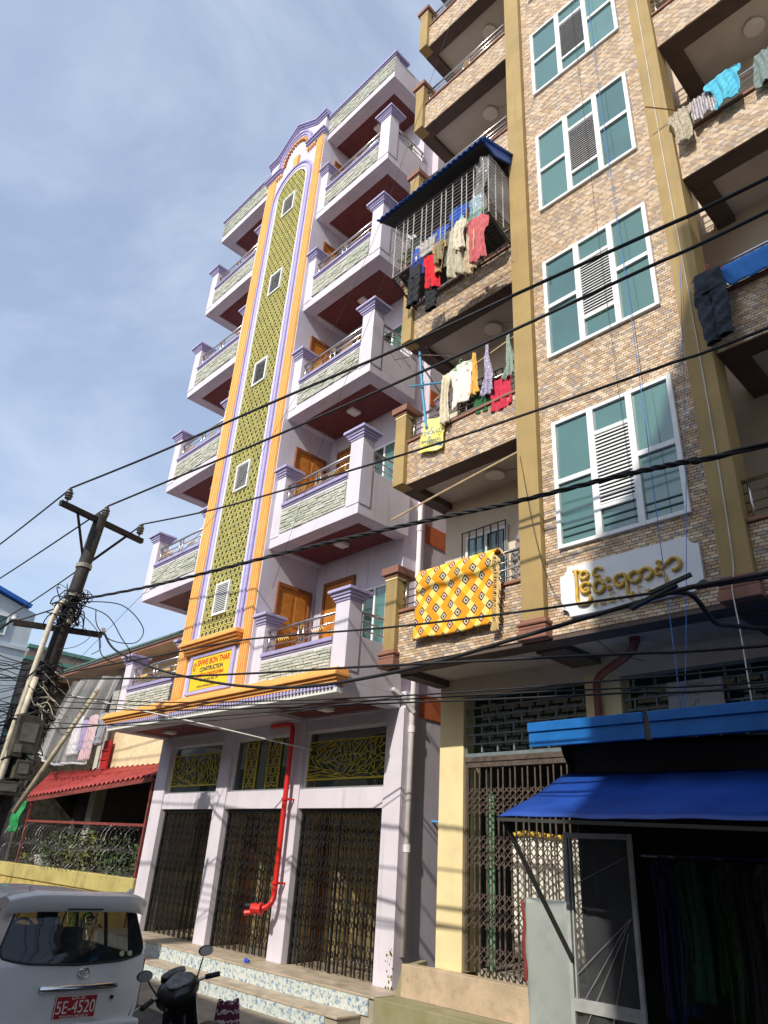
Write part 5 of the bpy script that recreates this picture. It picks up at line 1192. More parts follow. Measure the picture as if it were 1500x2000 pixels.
# loose loops to the right of the pole
lp = MB()
lp.tube(spline([pa(6.05)+Vector((0.1,0.1,0)),(-4.4,-1.9,6.1),(-4.25,-1.45,5.75),(-4.3,-1.5,5.45),(-4.45,-1.9,5.42),(-4.5,-2.2,5.62),(-4.5,-2.3,5.9)],8), 0.010, 6)
lp.tube(spline([pa(6.0)+Vector((0.1,0.1,0)),(-4.45,-2.1,5.85),(-4.4,-1.75,5.5),(-4.42,-1.5,5.25),(-4.5,-1.65,5.05),(-4.6,-1.95,5.15),(-4.7,-2.05,5.5)],8), 0.010, 6)
lp.tube(spline([pa(5.9)+Vector((0.1,0.1,0)),(-4.5,-2.2,5.55),(-4.5,-2.05,5.25),(-4.6,-2.15,5.12)],8), 0.008, 6)
lp.tube(spline([pa(5.7)+Vector((0.12,0.0,0)),(-4.5,-2.3,5.45),(-4.55,-2.45,5.2),pa(5.1)+Vector((0.13,0,0))],8), 0.006, 6)
lp.build('wire_loop', RUBBER, UP, smooth=True)

WR = {
'w1': [(-4.6,-3.31,8.08),(-1.77,-3.03,7.86),(1.08,-2.74,7.72),(3.44,-2.5,7.58),(5.01,-2.35,7.53),(6.5,-2.2,7.48),(7.46,-2.1,7.47),(12,-1.6,7.6)],
'w2': [(-4.77,-2.48,8.08),(0.21,-2.12,7.80),(3.3,-1.89,7.68),(4.65,-1.79,7.65),(6.1,-1.69,7.63),(7.31,-1.6,7.62),(12,-1.3,7.75)],
'w3': [(-5.02,-1.61,8.08),(-2.6,-1.49,7.67),(-0.69,-1.39,7.43),(2.38,-1.23,7.11),(4.19,-1.14,6.97),(5.97,-1.05,6.87),(6.96,-1.0,6.83),(12,-0.8,6.8)],
'w4': [(-4.72,-2.6,6.06),(-2.19,-2.51,5.77),(-0.39,-2.45,5.61),(1.49,-2.39,5.46),(2.79,-2.34,5.34),(3.93,-2.31,5.22),(4.86,-2.27,5.12),(5.88,-2.24,5.04),(6.51,-2.22,4.97),(7.06,-2.2,4.91),(12,-2.0,4.6)],
'w5': [(-4.75,-1.95,5.6),(-4.2,-1.89,5.2),(-2.63,-1.85,4.67),(-1.0,-1.8,4.27),(0.3,-1.77,4.03),(1.37,-1.74,3.92),(2.44,-1.72,3.90),(3.42,-1.69,3.94),(4.38,-1.67,4.03),(5.21,-1.64,4.11),(5.87,-1.63,4.17),(6.13,-1.62,4.19),(6.71,-1.6,4.18),(12,-1.3,4.1)],
'w6': [(-4.9,-2.62,4.62),(-2.28,-2.39,4.34),(0.31,-2.2,4.11),(1.42,-2.11,4.02),(2.6,-2.03,3.93),(4.53,-1.88,3.77),(5.72,-1.79,3.67),(6.66,-1.72,3.6),(12,-1.4,3.3)],
'w7': [(-4.85,-2.42,4.76),(-2.01,-2.18,4.69),(-0.09,-2.03,4.65),(1.09,-1.94,4.56),(2.9,-1.8,4.39),(4.41,-1.69,4.29),(5.45,-1.61,4.24),(6.19,-1.55,4.21),(6.68,-1.52,4.18),(12,-1.2,4.0)],
'w8': [(-4.95,-2.46,4.34),(-1.86,-2.11,3.99),(1.1,-1.83,3.76),(3.04,-1.65,3.65),(4.28,-1.54,3.60),(5.52,-1.42,3.57),(6.51,-1.33,3.55),(12,-0.9,3.5)],
'w9': [(-4.95,-2.52,4.25),(-1.76,-2.14,3.92),(1.1,-1.83,3.72),(3.0,-1.62,3.62),(4.24,-1.48,3.57),(5.47,-1.35,3.51),(6.46,-1.24,3.46),(12,-0.8,3.3)],
'w10': [(-4.95,-2.58,4.13),(-1.78,-2.12,3.86),(1.05,-1.78,3.69),(2.95,-1.56,3.60),(4.19,-1.41,3.54),(5.43,-1.26,3.49),(6.42,-1.14,3.44),(12,-0.6,3.3)],
'w11': [(-4.95,-2.70,3.74),(-4.4,-2.33,3.77),(-3.46,-1.79,3.86),(-2.01,-1.12,3.95),(-0.67,-0.51,4.04),(0.4,-0.01,4.14),(1.02,0.27,4.22)],
'w12': [(-4.95,-2.8,3.86),(-3.17,-1.82,3.80),(-1.04,-0.8,3.93),(1.08,0.22,4.2)],
'l1': [(-4.61,-3.31,8.06),(-8.38,-3.31,7.95),(-14.71,-3.31,7.9),(-30,-3.31,8.2)],
'l2': [(-4.77,-2.48,8.06),(-10.99,-2.48,7.98),(-18.36,-2.48,8.05),(-30,-2.48,8.3)],
'l3': [(-5.02,-1.61,8.06),(-9.59,-1.61,7.66),(-13.13,-1.61,7.47),(-20.86,-1.61,7.3),(-30,-1.6,7.5)],
'l4': [(-4.95,-2.6,6.05),(-6.97,-2.66,6.15),(-8.75,-2.71,6.27),(-14.8,-2.88,6.6),(-30,-3,7)],
'l5': [(-5.12,-3.42,5.6),(-6.53,-3.4,5.5),(-11.83,-3.4,5.35),(-30,-3.4,5.6)],
}
LBL = {'w1':'topmost black power line running from the pole across both buildings','w2':'second power line from the top crossing both buildings','w3':'third power line from the top, sloping down to the right','w4':'thick twisted cable bundle crossing the front of both buildings',
'w5':'sagging cable that dips below the yellow company sign','w6':'thin cable passing just under the yellow company sign','w7':'cable crossing the top of the yellow company sign','w8':'uppermost of the thin wires bunched below the orange ledge','w9':'middle one of the thin wires bunched below the orange ledge','w10':'lowest of the thin wires bunched below the orange ledge',
'w11':'thin service wire ending at the white drainpipe, the lower of two','w12':'thin service wire ending at the white drainpipe, the upper of two','l1':'power line leaving the outer end of the top crossarm to the left','l2':'power line leaving the middle of the top crossarm to the left','l3':'power line leaving the near-building end of the top crossarm to the left','l4':'cable leaving the tangle on the pole to the left','l5':'cable leaving the lower crossarm to the left'}
RAD = {'w1':0.019,'w2':0.019,'w3':0.016,'w4':0.017,'w5':0.020,'w6':0.014,'w7':0.012,'w8':0.009,'w9':0.008,'w10':0.010,'w11':0.012,'w12':0.008,'l1':0.018,'l2':0.018,'l3':0.017,'l4':0.014,'l5':0.022}
for k, P_ in WR.items():
    S = spline(P_, 10); m = MB()
    if k == 'w4':
        for j in range(3):
            q = []
            S2 = spline(P_, 40)
            for i, p in enumerate(S2): a = i*0.30+j*2.1; q.append(p+Vector((0, 0.013*math.cos(a), 0.013*math.sin(a))))
            m.tube(q, 0.0125, 6)
    else: m.tube(S, RAD[k], 6)
    o = m.build('overhead_cable', RUBBER, None, smooth=True); tag(o, LBL[k], 'cable', 'overhead cables')
# splice and tail at the right end of the sagging cable
sp = thing('cable_splice', 'black cable splice with a drooping tail in front of the white sign board', 'cable splice')
MB().bar((5.62,-1.66,4.10),(6.02,-1.62,4.24),0.05,0.03,(0,0,1)).build('clamp', PLASTB, sp); MB().bar((5.80,-1.66,4.20),(6.15,-1.62,4.30),0.035,0.03,(0,0,1)).build('clamp', PLASTB, sp)
MB().tube(spline([(5.85,-1.64,4.18),(6.05,-1.45,4.20),(6.08,-1.1,4.05),(6.05,-0.6,4.15),(6.2,0.3,4.3),(6.4,1.1,4.35)],8), 0.022, 8).build('tail', RUBBER, sp, smooth=True)
# thin vertical ropes and wires on the brick building
def rope(pts, r, mat, label, cat='rope', name='rope'):
    o = MB().tube(spline([Vector(p) for p in pts], 6), r, 5).build(name, mat, None, smooth=True); tag(o, label, cat)
BLR = M('blue_rope', (0.06,0.2,0.55), 0.6); WHR = M('white_cord', (0.62,0.6,0.55), 0.7)
rope([(5.33,-0.25,3.52),(5.30,-0.18,5.5),(5.27,-0.12,8.0),(5.2,-0.08,12.0),(5.15,-0.05,19.0)], 0.005, BLR, 'blue cord hanging straight down over the brick bay to the fascia')
rope([(5.36,-0.25,3.52),(5.50,-0.2,4.6),(5.72,-0.15,6.5),(5.98,-0.14,9.0)], 0.004, BLR, 'thin blue cord slanting from the fascia up to the right column')
rope([(6.0,-0.3,3.5),(5.97,-0.2,4.2),(5.93,-0.1,4.7),(5.98,-0.07,5.2),(6.0,-0.07,8.0),(5.98,-0.07,12.0),(5.99,-0.07,22.0)], 0.007, WHR, 'white cord running down the right olive column to the fascia')
rope([(5.0,-0.05,5.7),(4.9,-0.04,10.0),(4.85,-0.04,16.0),(4.8,-0.04,22.0)], 0.003, RUBBER, 'fine dark wire running down the middle of the brick bay', 'wire', 'wire')
rope([(3.43,-0.06,7.2),(3.8,-0.1,5.3),(4.3,0.2,4.45),(4.6,0.6,4.3)], 0.004, RUBBER, 'thin dark wire slanting across the left end of the white sign board', 'wire', 'wire')
rope([(-5.2,-2.2,5.0),(-3.0,-1.0,8.0),(-1.6,-0.3,11.0),(-0.2,-0.05,14.0),(2.0,-0.1,19.5)], 0.004, RUBBER, 'thin wire slanting from the pole up across the lilac balconies', 'wire', 'wire')
rope([(-4.9,-2.3,4.4),(-3.2,-0.6,4.05),(-2.4,0.6,3.85),(-2.1,1.2,3.78)], 0.014, WHR, 'pale cable running from the ledge to the upper windows of the lilac building', 'cable', 'service_cable')
rope([(-2.2,-0.05,6.5),(-1.0,-0.1,9.5),(0.2,-0.15,12.0),(1.3,-0.2,15)], 0.004, RUBBER, 'fine slack wire in front of the lower right lilac balconies', 'wire', 'wire')

# ================================================================== neighbouring low house on the left
NH = thing('low_house', 'two-storey old house with cream stone wall and green gutter beside the lilac building', 'house')
GREYST = M('grey_stone_strip', (0.40,0.41,0.38), 0.85, 0.15, 12, bump=0.6, bscale=30)
MB().box(-12.9,-7.9,2.2,2.4,3.6,7.0).build('wall', CREAMW, NH)
MB().box(-13.3,-12.9,2.15,2.45,0,7.0).build('stone_pier', GREYST, NH); MB().box(-8.35,-7.9,2.12,2.2,0,7.0).build('stone_pier', GREYST, NH)
MB().box(-17.2,-7.9,3.6,3.8,0,7.2).build('rear_wall', M('grey_beige_wall',(0.52,0.49,0.43),0.85,0.12,2,dirt=0.2), NH)
MB().box(-17.2,-13.3,2.2,3.6,3.7,3.9).build('floor_slab', CONC, NH)
MB().box(-17.2,-17.0,1.6,3.6,0,7.0).build('side_wall', MTR, NH)
r = MB(); r.v = [(-17.6,1.35,6.98),(-7.95,1.35,7.02),(-7.95,6,8.9),(-17.6,6,8.9)]; r.face(0,1,2,3); r.build('roof', M('rusted_roof',(0.20,0.11,0.07),0.8,0.3,5), NH, solid=0.04)
s = MB(); s.v = [(-17.6,1.4,6.9),(-7.95,1.4,6.93),(-7.95,3.7,7.02),(-17.6,3.7,7.0)]; s.face(0,1,2,3); s.build('eave_lining', M('beige_lining',(0.50,0.42,0.33),0.8,0.1,3), NH, solid=0.02)
MB().bar((-17.6,1.33,7.0),(-7.95,1.33,7.04),0.08,0.05,(0,0,1)).build('gutter', M('green_gutter',(0.10,0.17,0.14),0.5,0.2), NH)
MB().bar((-17.6,1.36,6.955),(-7.95,1.36,6.995),0.04,0.035,(0,0,1)).build('gutter_edge', WHITEP, NH)
MB().bar((-17.5,1.40,6.90),(-7.95,1.40,6.94),0.03,0.10,(0,0,1)).build('eave_board', BROWNR, NH)
# red lean-to awning
RA = thing('red_awning', 'red corrugated lean-to awning over the porch left of the lilac gates', 'awning')
def raf(u, v): x = -15.6+7.7*u-1.2*v*(1-u); return (x, 1.2+1.0*v, 3.17+0.37*u+(0.85-0.42*u)*v+0.035*math.sin(u*2*PI*30))
MB().grid(raf, 280, 4).build('sheet', REDSHEET, RA, smooth=True, solid=0.008)
MB().bar((-15.6,1.24,3.08),(-7.92,1.24,3.46),0.04,0.11,(0,0,1)).build('front_beam', M('red_beam',(0.22,0.05,0.04),0.6,0.15), RA)
MB().bar((-15.4,1.3,2.52),(-7.95,1.3,2.47),0.05,0.06,(0,0,1)).build('rail', M('red_beam',(0.22,0.05,0.04)), RA)
for x in (-15.3,-8.0): MB().box(x,x+0.06,1.26,1.32,0,3.05+0.05*(x+15.3)).build('post', M('red_beam',(0.22,0.05,0.04)), RA)
# plastic curtain and washing on the veranda
pc = thing('plastic_curtain', 'long clear plastic sheet hanging from the eave in front of washing', 'plastic sheet')
def pcf(u, v):
    x = -15.0+3.3*u-0.75*v*(1-u)-0.35*v; z = 6.65-0.25*u-(2.35+0.35*u-0.5*abs(u-0.4))*v
    return (x, 1.5+0.10*math.sin(u*14+v)+0.06*math.sin(u*37)+0.03*math.sin(u*71+v*3)-0.25*v*(1-v)*2-0.2*v*v, z)
MB().grid(pcf, 120, 24).build('sheet', PLASTIC, pc, smooth=True)
MB().tube([Vector(pcf(i/30,1.0)) for i in range(31)], 0.03, 6).build('hem', sheet_mat('plastic_hem',(0.8,0.84,0.88),0.5), pc, smooth=True)
for i, (x0, x1, zt, zb, mt, lb) in enumerate(((-14.9,-14.2,5.6,4.4,cmat('white2',(0.72,0.72,0.74),0.04),'white dress behind the plastic curtain on the veranda'),(-14.2,-13.7,5.4,4.5,cmat('violet',(0.35,0.25,0.55)),'violet cloth behind the plastic curtain'),(-13.8,-13.1,5.5,4.2,stripe_mat('pinkst',(0.6,0.25,0.33),(0.7,0.6,0.62),14,'X',1),'pink striped dress behind the plastic curtain'),(-13.0,-12.5,5.5,4.6,cmat('greyblue',(0.35,0.38,0.44)),'grey blue cloth behind the right edge of the plastic curtain'))):
    garment('dress', 'long', x0, x1, zt, zb, 1.8, mt, lb, 'washing on the left veranda', seed=80+i, amp=0.06)
rc_ = MB().box(-12.9,-12.45,2.05,2.1,3.95,4.75).box(-12.9,-12.45,2.02,2.05,4.2,4.24).box(-12.9,-12.45,2.02,2.05,4.45,4.49).build('red_shutter', M('red_shutter_paint',(0.45,0.02,0.02),0.5), None); tag(rc_, 'red shutter beside the plastic curtain above the red awning', 'shutter')
# yellow boundary wall, razor wire, plants
YW = M('yellow_wall_paint', (0.47,0.40,0.14), 0.8, 0.15, 2, dirt=0.8, streak=0.5)
yw = thing('boundary_wall', 'low yellow boundary wall under the razor wire', 'wall')
MB().box(-18,-7.9,1.22,1.42,1.05,1.40).build('wall_top', YW, yw, bevel=0.02); MB().box(-18,-7.9,1.26,1.40,0,1.05).build('wall_base', M('yellow_wall_low',(0.50,0.38,0.12),0.85,0.2,3,dirt=0.5), yw)
RZW = M('razor_steel', (0.22,0.22,0.22), 0.5, 0.15, 20, metal=0.8)
for zc, lab in ((2.14,'upper coil of razor wire above the yellow wall'), (1.66,'lower coil of razor wire resting on the yellow wall')):
    m = MB(); pts = []; turns = 34; rr_ = random.Random(int(zc*10))
    for i in range(turns*14+1):
        a = 2*PI*i/14; R = 0.27+0.012*math.sin(i*0.37); pts.append(Vector((-16.2+8.2*i/(turns*14)+0.05*math.cos(a), 1.32+R*math.cos(a), zc+R*math.sin(a)+0.04*math.sin(i*0.02))))
    m.tube(pts, 0.006, 4)
    for i in range(0, len(pts), 2):
        p = pts[i]; d = Vector((rr_.uniform(-1,1), rr_.uniform(-1,1), rr_.uniform(-1,1))).normalized()*0.028; e = d.orthogonal()*0.35
        k = len(m.v); m.v += [tuple(p-d), tuple(p+e), tuple(p+d), tuple(p-e)]; m.face(k,k+1,k+2,k+3)
    o = m.build('razor_wire', RZW, None); tag(o, lab, 'razor wire')
rl = random.Random(5)
for i, (x, z, rx, rz, n, mt, lb) in enumerate(((-14.2,1.75,0.9,0.65,420,LEAF,'dark leafy shrub behind the left end of the razor wire'),(-12.3,1.8,1.0,0.6,520,LEAFY,'yellow-green shrub behind the middle of the razor wire'),(-10.3,1.65,1.1,0.6,520,LEAF,'green shrub behind the right end of the razor wire'),(-15.9,1.5,0.7,0.6,260,LEAFY,'small yellow-green plant at the far left of the yellow wall'))):
    t = thing('shrub', lb, 'shrub', 'shrubs behind the razor wire'); m = MB(); leaves(m, (x,1.95,z), (rx,0.4,rz), n, rl, 0.13); m.build('foliage', mt, t)
    m = MB()
    for k in range(5): m.tube([(x+0.1*k-0.2,1.95,0.0),(x+0.22*k-0.44,1.9+0.05*k,z)], 0.014, 5)
    m.build('stem', WOODD, t)
pt_ = MB().lathe([(0.16,0),(0.22,0.36),(0.24,0.36),(0.24,0.40),(0.2,0.40)], (-14.6,1.75,1.25)).build('flower_pot', M('white_pot',(0.5,0.5,0.47),0.7,0.1), None); tag(pt_, 'whitish flower pot behind the lower razor wire', 'pot')
gt = MB().grid(lambda u, v: (-16.1+0.9*u-0.3*v, 1.15+0.05*math.sin(u*11)+0.03*math.sin(v*9), 3.05-0.85*v), 14, 14).build('green_tarp', M('green_tarp_sheet',(0.03,0.30,0.09),0.6,0.25,4,dirt=0.3), None, smooth=True, solid=0.008); tag(gt, 'bright green tarp hanging at the left end of the red awning', 'tarp')
# porch darkness: rear wall and ceiling of the porch
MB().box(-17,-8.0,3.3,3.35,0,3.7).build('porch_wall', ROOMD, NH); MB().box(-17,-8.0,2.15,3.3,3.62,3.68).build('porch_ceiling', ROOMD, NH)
# ---- buildings farther away
BB = thing('far_building', 'pale blue gabled building with blue roof edge at the far left', 'building')
PB = M('pale_blue_wall', (0.50,0.57,0.60), 0.85, 0.06, 1.5, streak=0.12)
MB().prism_x([(-8,0),(1.9,0),(1.9,10.35),(-3.5,11.9),(-8,10.6)], -30, -22).build('wall', PB, BB)
m = MB(); m.bar((-26,-3.5,12.03),(-26,1.6,10.56),8.5,0.14,(0,0,1)); m.bar((-26,-3.5,12.03),(-26,-8.2,10.66),8.5,0.14,(0,0,1)); m.build('roof', M('blue_roof_paint',(0.02,0.13,0.50),0.5,0.08), BB)
MB().box(-22.0,-21.93,-8,2.0,8.78,8.92).build('ledge', PB, BB)
for (ya, za) in ((0.35,9.2),(-1.6,9.2),(-1.6,6.2),(0.2,6.2)):
    f = MB()
    for q in ((ya,ya+0.06,za,za+0.8),(ya+0.54,ya+0.6,za,za+0.8),(ya+0.06,ya+0.54,za,za+0.06),(ya+0.06,ya+0.54,za+0.74,za+0.8)): f.box(-22.0,-21.93,q[0],q[1],q[2],q[3])
    w = f.build('window', WHITE, BB); MB().box(-21.995,-21.97,ya+0.06,ya+0.54,za+0.06,za+0.74).build('pane', GLASS_T, w)
OG = thing('far_building', 'stained old concrete building with faded green bands behind the low house', 'building')
OLD = M('stained_plaster', (0.30,0.24,0.20), 0.9, 0.3, 2.5, dirt=0.6, col2=(0.16,0.10,0.08)); GRB = M('faded_green_band', (0.13,0.30,0.22), 0.8, 0.15, 3, dirt=0.2)
MB().box(-34,-26,3.2,12,0,10.0).build('wall', OLD, OG)
for z in (9.9,9.35,7.3,6.0): MB().box(-34,-25.95,3.15,12,z,z+0.16).build('band', GRB, OG)
for z in (7.7,4.8):
    for y in (4.0,6.0): 
        w = MB().box(-25.99,-25.94,y,y+0.9,z,z+1.1).build('window', GRB, OG); MB().box(-25.945,-25.93,y+0.08,y+0.82,z+0.08,z+1.02).build('pane', GLASS_D, w)
# ---- across the street (behind the viewer): they shade the road and the right of the brick front
AS = thing('opposite_building', 'tall stepped pale building on the opposite side of the street', 'building')
WB2 = M('opposite_wall', (0.50,0.47,0.42), 0.85, 0.08, 1.5, streak=0.2)
W_ = MB().prism_y([(6.3,0),(24,0),(24,17.0),(7.95,17.0),(7.95,15.9),(7.38,14.3),(6.9,13.5),(6.3,12.8)], -9.0, -16)
W_.v = [(x+(1.54 if y < -15 else 0), y, z) for x, y, z in W_.v]; W_.build('wall', WB2, AS)  # unseen block; outline and sun-slanted flank shaped to the shadow on the brick front
AS2 = thing('opposite_house', 'low two-storey house on the opposite side of the street', 'house')
MB().box(-26,6.25,-15,-9.0,0,7.15).build('wall', M('opposite_cream',(0.50,0.44,0.34),0.85,0.08,1.5,streak=0.2), AS2); MB().box(-26.2,6.28,-15.2,-8.85,7.15,7.3).build('roof', CONC, AS2)
for root, xs, zs in ((AS,[8.5+2.6*i for i in range(6)],(2,5,8,11)), (AS2,[-24+3*i for i in range(10)],(1.2,4.2))):
    for x in xs:
        for z in zs:
            w = MB().box(x,x+1.3,-9.0,-8.95,z,z+1.3).build('window', WHITE, root); MB().box(x+0.08,x+1.22,-8.95,-8.94,z+0.08,z+1.22).build('pane', GLASS_D, w)
# ================================================================== parked white wagon
VN = thing('parked_car', 'white estate car parked tail-on at the lower left with a red number plate', 'car')
YC = -3.27
def xoff(z, y): return 0.03 + max(0.0, z-0.93)*0.42 + 0.07*(y/0.8)**2 + (0.05*((0.5-z)/0.3)**2 if z < 0.5 else 0)
def half(hw, zb, zw, zr, hr):
    return [(0,zb),(hw*.8,zb),(hw*.96,zb+.07),(hw,zb+.22),(hw*1.005,zw-.25),(hw,zw-.06),(hw*.985,zw),(hw+(hr-hw)*.5,zw+(zr-zw)*.5),(hr+.035,zr-.12),(hr-.03,zr-.04),(hr*.75,zr-.01),(0,zr+.012)]
def ringp(*a): h = half(*a); return h + [(-y,z) for y, z in reversed(h[1:-1])]
ST_ = [(0.0,.80,.30,.93,1.46,.66),(0.55,.83,.26,.94,1.50,.67),(1.1,.84,.25,.94,1.52,.68),(1.2,.84,.25,.94,1.52,.68),(1.95,.84,.25,.94,1.52,.68),(2.05,.84,.25,.94,1.52,.68),(2.7,.84,.25,.94,1.49,.66),(3.3,.83,.25,.90,.99,.70),(3.95,.80,.26,.78,.86,.62),(4.2,.72,.30,.62,.70,.5)]
rings = []
for i, s in enumerate(ST_):
    R = ringp(*s[1:]); rings.append([(-(s[0]+(xoff(z,y) if i == 0 else 0)), YC+y, z) for y, z in R])
NR = len(rings[0]); body = MB(); gl = MB()
for r_ in rings: body.v += r_
gl.v = list(body.v)
gi = {6,7}; gi |= {NR-1-k for k in (6,7)}
for i in range(len(rings)-1):
    for j in range(NR):
        q = (i*NR+j, i*NR+(j+1) % NR, (i+1)*NR+(j+1) % NR, (i+1)*NR+j)
        isglass = (j in gi and i in (1,3,5)) or (i == 6 and (j in range(7,NR-7)))
        (gl if isglass else body).face(*q)
body.face(*reversed(range((len(rings)-1)*NR, len(rings)*NR)))
body.build('body', CARW, VN, smooth=True)
VGL = M('tinted_car_glass', (0.015,0.02,0.022), 0.03, 0.0, alpha=0.72, spec=0.8)
gl.build('side_glass', VGL, VN, smooth=True)
# tailgate with a window opening
def inter(poly, c, a):
    d = (math.cos(a), math.sin(a)); best = None
    for i in range(len(poly)):
        p, q = poly[i], poly[(i+1) % len(poly)]; e = (q[0]-p[0], q[1]-p[1]); den = d[0]*e[1]-d[1]*e[0]
        if abs(den) < 1e-9: continue
        t = ((p[0]-c[0])*e[1]-(p[1]-c[1])*e[0])/den; u = ((p[0]-c[0])*d[1]-(p[1]-c[1])*d[0])/den
        if t > 0 and -1e-6 <= u <= 1+1e-6 and (best is None or t < best): best = t
    return (c[0]+d[0]*best, c[1]+d[1]*best)
outer = ringp(*ST_[0][1:]); win = [(-.60,1.385),(.60,1.385),(.665,1.36),(.70,1.26),(.765,1.06),(.765,1.0),(.73,.965),(.5,.925),(0,.905),(-.5,.925),(-.73,.965),(-.765,1.0),(-.765,1.06),(-.70,1.26),(-.665,1.36)]
cc = (0,1.12); NA = 96; tg_ = MB(); gw = MB(); O = [inter(outer,cc,2*PI*k/NA) for k in range(NA)]; I = [inter(win,cc,2*PI*k/NA) for k in range(NA)]
for t in (0,0.25,0.5,0.75,1.0):
    for k in range(NA):
        y = O[k][0]+(I[k][0]-O[k][0])*t; z = O[k][1]+(I[k][1]-O[k][1])*t; tg_.v.append((-xoff(z,y), YC+y, z))
for r_ in range(4):
    for k in range(NA): tg_.face(r_*NA+k, r_*NA+(k+1) % NA, (r_+1)*NA+(k+1) % NA, (r_+1)*NA+k)
tgo = tg_.build('tailgate', CARW, VN, smooth=True)
for t in (0.0,0.35,0.7):
    for k in range(NA): y = I[k][0]*(1-t); z = I[k][1]+(cc[1]-I[k][1])*t; gw.v.append((-xoff(z,y)+0.004, YC+y, z))
gw.v.append((-xoff(cc[1],0)+0.004, YC, cc[1]))
for r_ in range(2):
    for k in range(NA): gw.face(r_*NA+k, r_*NA+(k+1) % NA, (r_+1)*NA+(k+1) % NA, (r_+1)*NA+k)
for k in range(NA): gw.face(2*NA+k, 2*NA+(k+1) % NA, 3*NA)
gw.build('rear_window', VGL, tgo, smooth=True)
gapm = MB(); gapm.tube([(-xoff(p[1],p[0])+0.003, YC+p[0]*0.93, 0.42 if p[1] < 0.42 else p[1]-0.03) for p in O], 0.006, 5, closed=True); gapm.build('panel_gap', PLASTB, tgo)
rim = MB(); rim.tube([(-xoff(p[1],p[0])+0.005, YC+p[0], p[1]) for p in I], 0.012, 5, closed=True); rim.build('window_seal', PLASTB, tgo, smooth=True)
# roof spoiler
SPP = [(-.62,1.50),(-.45,1.55),(-.25,1.565),(-.10,1.552),(-.062,1.535),(-.058,1.522),(-.10,1.405),(-.13,1.375),(-.22,1.385),(-.40,1.44)]
m = MB(); ny = 28
for i in range(ny+1):
    y = (i/ny*2-1)*0.765; t = max(0.0,(abs(y)-0.42)/0.345); k = 1-0.35*t**3
    for (x, z) in SPP: m.v.append((-0.32+(x+0.32)*k-0.07*t*t, YC+y, 1.46+(z-1.46)*(1-0.18*t**3)-0.055*t**2.2))
for i in range(ny):
    for j in range(10): m.face(i*10+j, i*10+(j+1) % 10, (i+1)*10+(j+1) % 10, (i+1)*10+j)
m.face(*reversed(range(10))); m.face(*range(ny*10,(ny+1)*10))
spo = m.build('spoiler', CARW, VN, smooth=True)
spo.modifiers.new('e','EDGE_SPLIT').split_angle = 0.7
for s_ in (-1,1):
    MB().prism_x([(YC+s_*0.50,1.54),(YC+s_*0.57,1.53),(YC+s_*0.575,1.60)], -0.30, -0.24).build('spoiler_fin', CARW, spo)
SHD = M('light_lens_smoked', (0.3,0.3,0.3), 0.2)
MB().box(-0.10,-0.076,YC-0.19,YC+0.19,1.395,1.41).build('brake_lamp', PLASTB, spo)
# garnish, emblem, plate, lock
MB().box(0,0,0,0,0,0)
def gar(u, v): a = v*2*PI; y = (u*2-1)*0.41; return (-xoff(.705,y)+0.02+0.022*math.cos(a), YC+0.08+y, 0.705+0.034*math.sin(a)*(1 if abs(u*2-1) < .97 else .6))
MB().grid(gar, 24, 12).build('chrome_garnish', CHROME, tgo, smooth=True)
def ell(cy, cz, ry, rz, n=28): return [(-xoff(cz,cy)+0.012, YC+cy+ry*math.cos(2*PI*k/n), cz+rz*math.sin(2*PI*k/n)) for k in range(n)]
em = MB(); em.tube(ell(.09,.83,.062,.047), 0.007, 6, closed=True); em.tube(ell(.09,.848,.042,.017), 0.005, 6, closed=True); em.tube(ell(.09,.832,.018,.043), 0.005, 6, closed=True); em.build('emblem', CHROME, tgo, smooth=True)
eg = MB(); g0 = 1.33; ge = lambda cy, cz, ry, rz, n=24: [(-xoff(cz,0.1)+0.010, YC+cy+ry*math.cos(2*PI*k/n), cz+rz*math.sin(2*PI*k/n)) for k in range(n)]
eg.tube(ge(.11,1.29,.065,.042), 0.005, 5, closed=True); eg.tube(ge(.11,1.306,.042,.015), 0.004, 5, closed=True); eg.tube(ge(.11,1.292,.018,.04), 0.004, 5, closed=True); eg.build('glass_emblem', PLASTB, tgo)
PLR = M('red_plate', (0.36,0.018,0.025), 0.4, 0.05); WTX = M('plate_white', (0.72,0.68,0.66), 0.5, 0)
plate = MB().box(-0.035,-0.018,YC-0.145,YC+0.30,0.435,0.645).build('number_plate', PLR, tgo, bevel=0.006)
bd = MB(); 
for q in ((-.142,.297,.438,.446),(-.142,.297,.634,.642),(-.142,-.134,.446,.634),(.289,.297,.446,.634)): bd.box(-0.019,-0.0165,YC+q[0],YC+q[1],q[2],q[3])
bd.build('plate_border', WTX, plate)
RX = (PI/2,0,PI/2)
text('5E-4520', 0.155, (-0.016,YC+0.078,0.535), WTX, plate, rot=RX, extrude=0.001, sx=0.80); text('GN-16', 0.05, (-0.016,YC+0.09,0.618), WTX, plate, rot=RX, extrude=0.001); text('TOYOTA PROBOX', 0.036, (-0.016,YC+0.078,0.459), WTX, plate, rot=RX, extrude=0.001)
rec = MB(); rec.box(-0.05,-0.034,YC-0.20,YC+0.36,0.42,0.67); rec.build('plate_recess', CARW, tgo, bevel=0.01)
MB().lathe([(0.018,0),(0.018,0.02),(0.012,0.022)], (-0.045,YC+0.46,0.60), 'X', 12).build('lock', PLASTB, tgo)
LAMPR = M('tail_lamp_red', (0.35,0.01,0.01), 0.15, 0.1); LAMPC = M('tail_lamp_clear', (0.55,0.5,0.45), 0.12, 0.05)
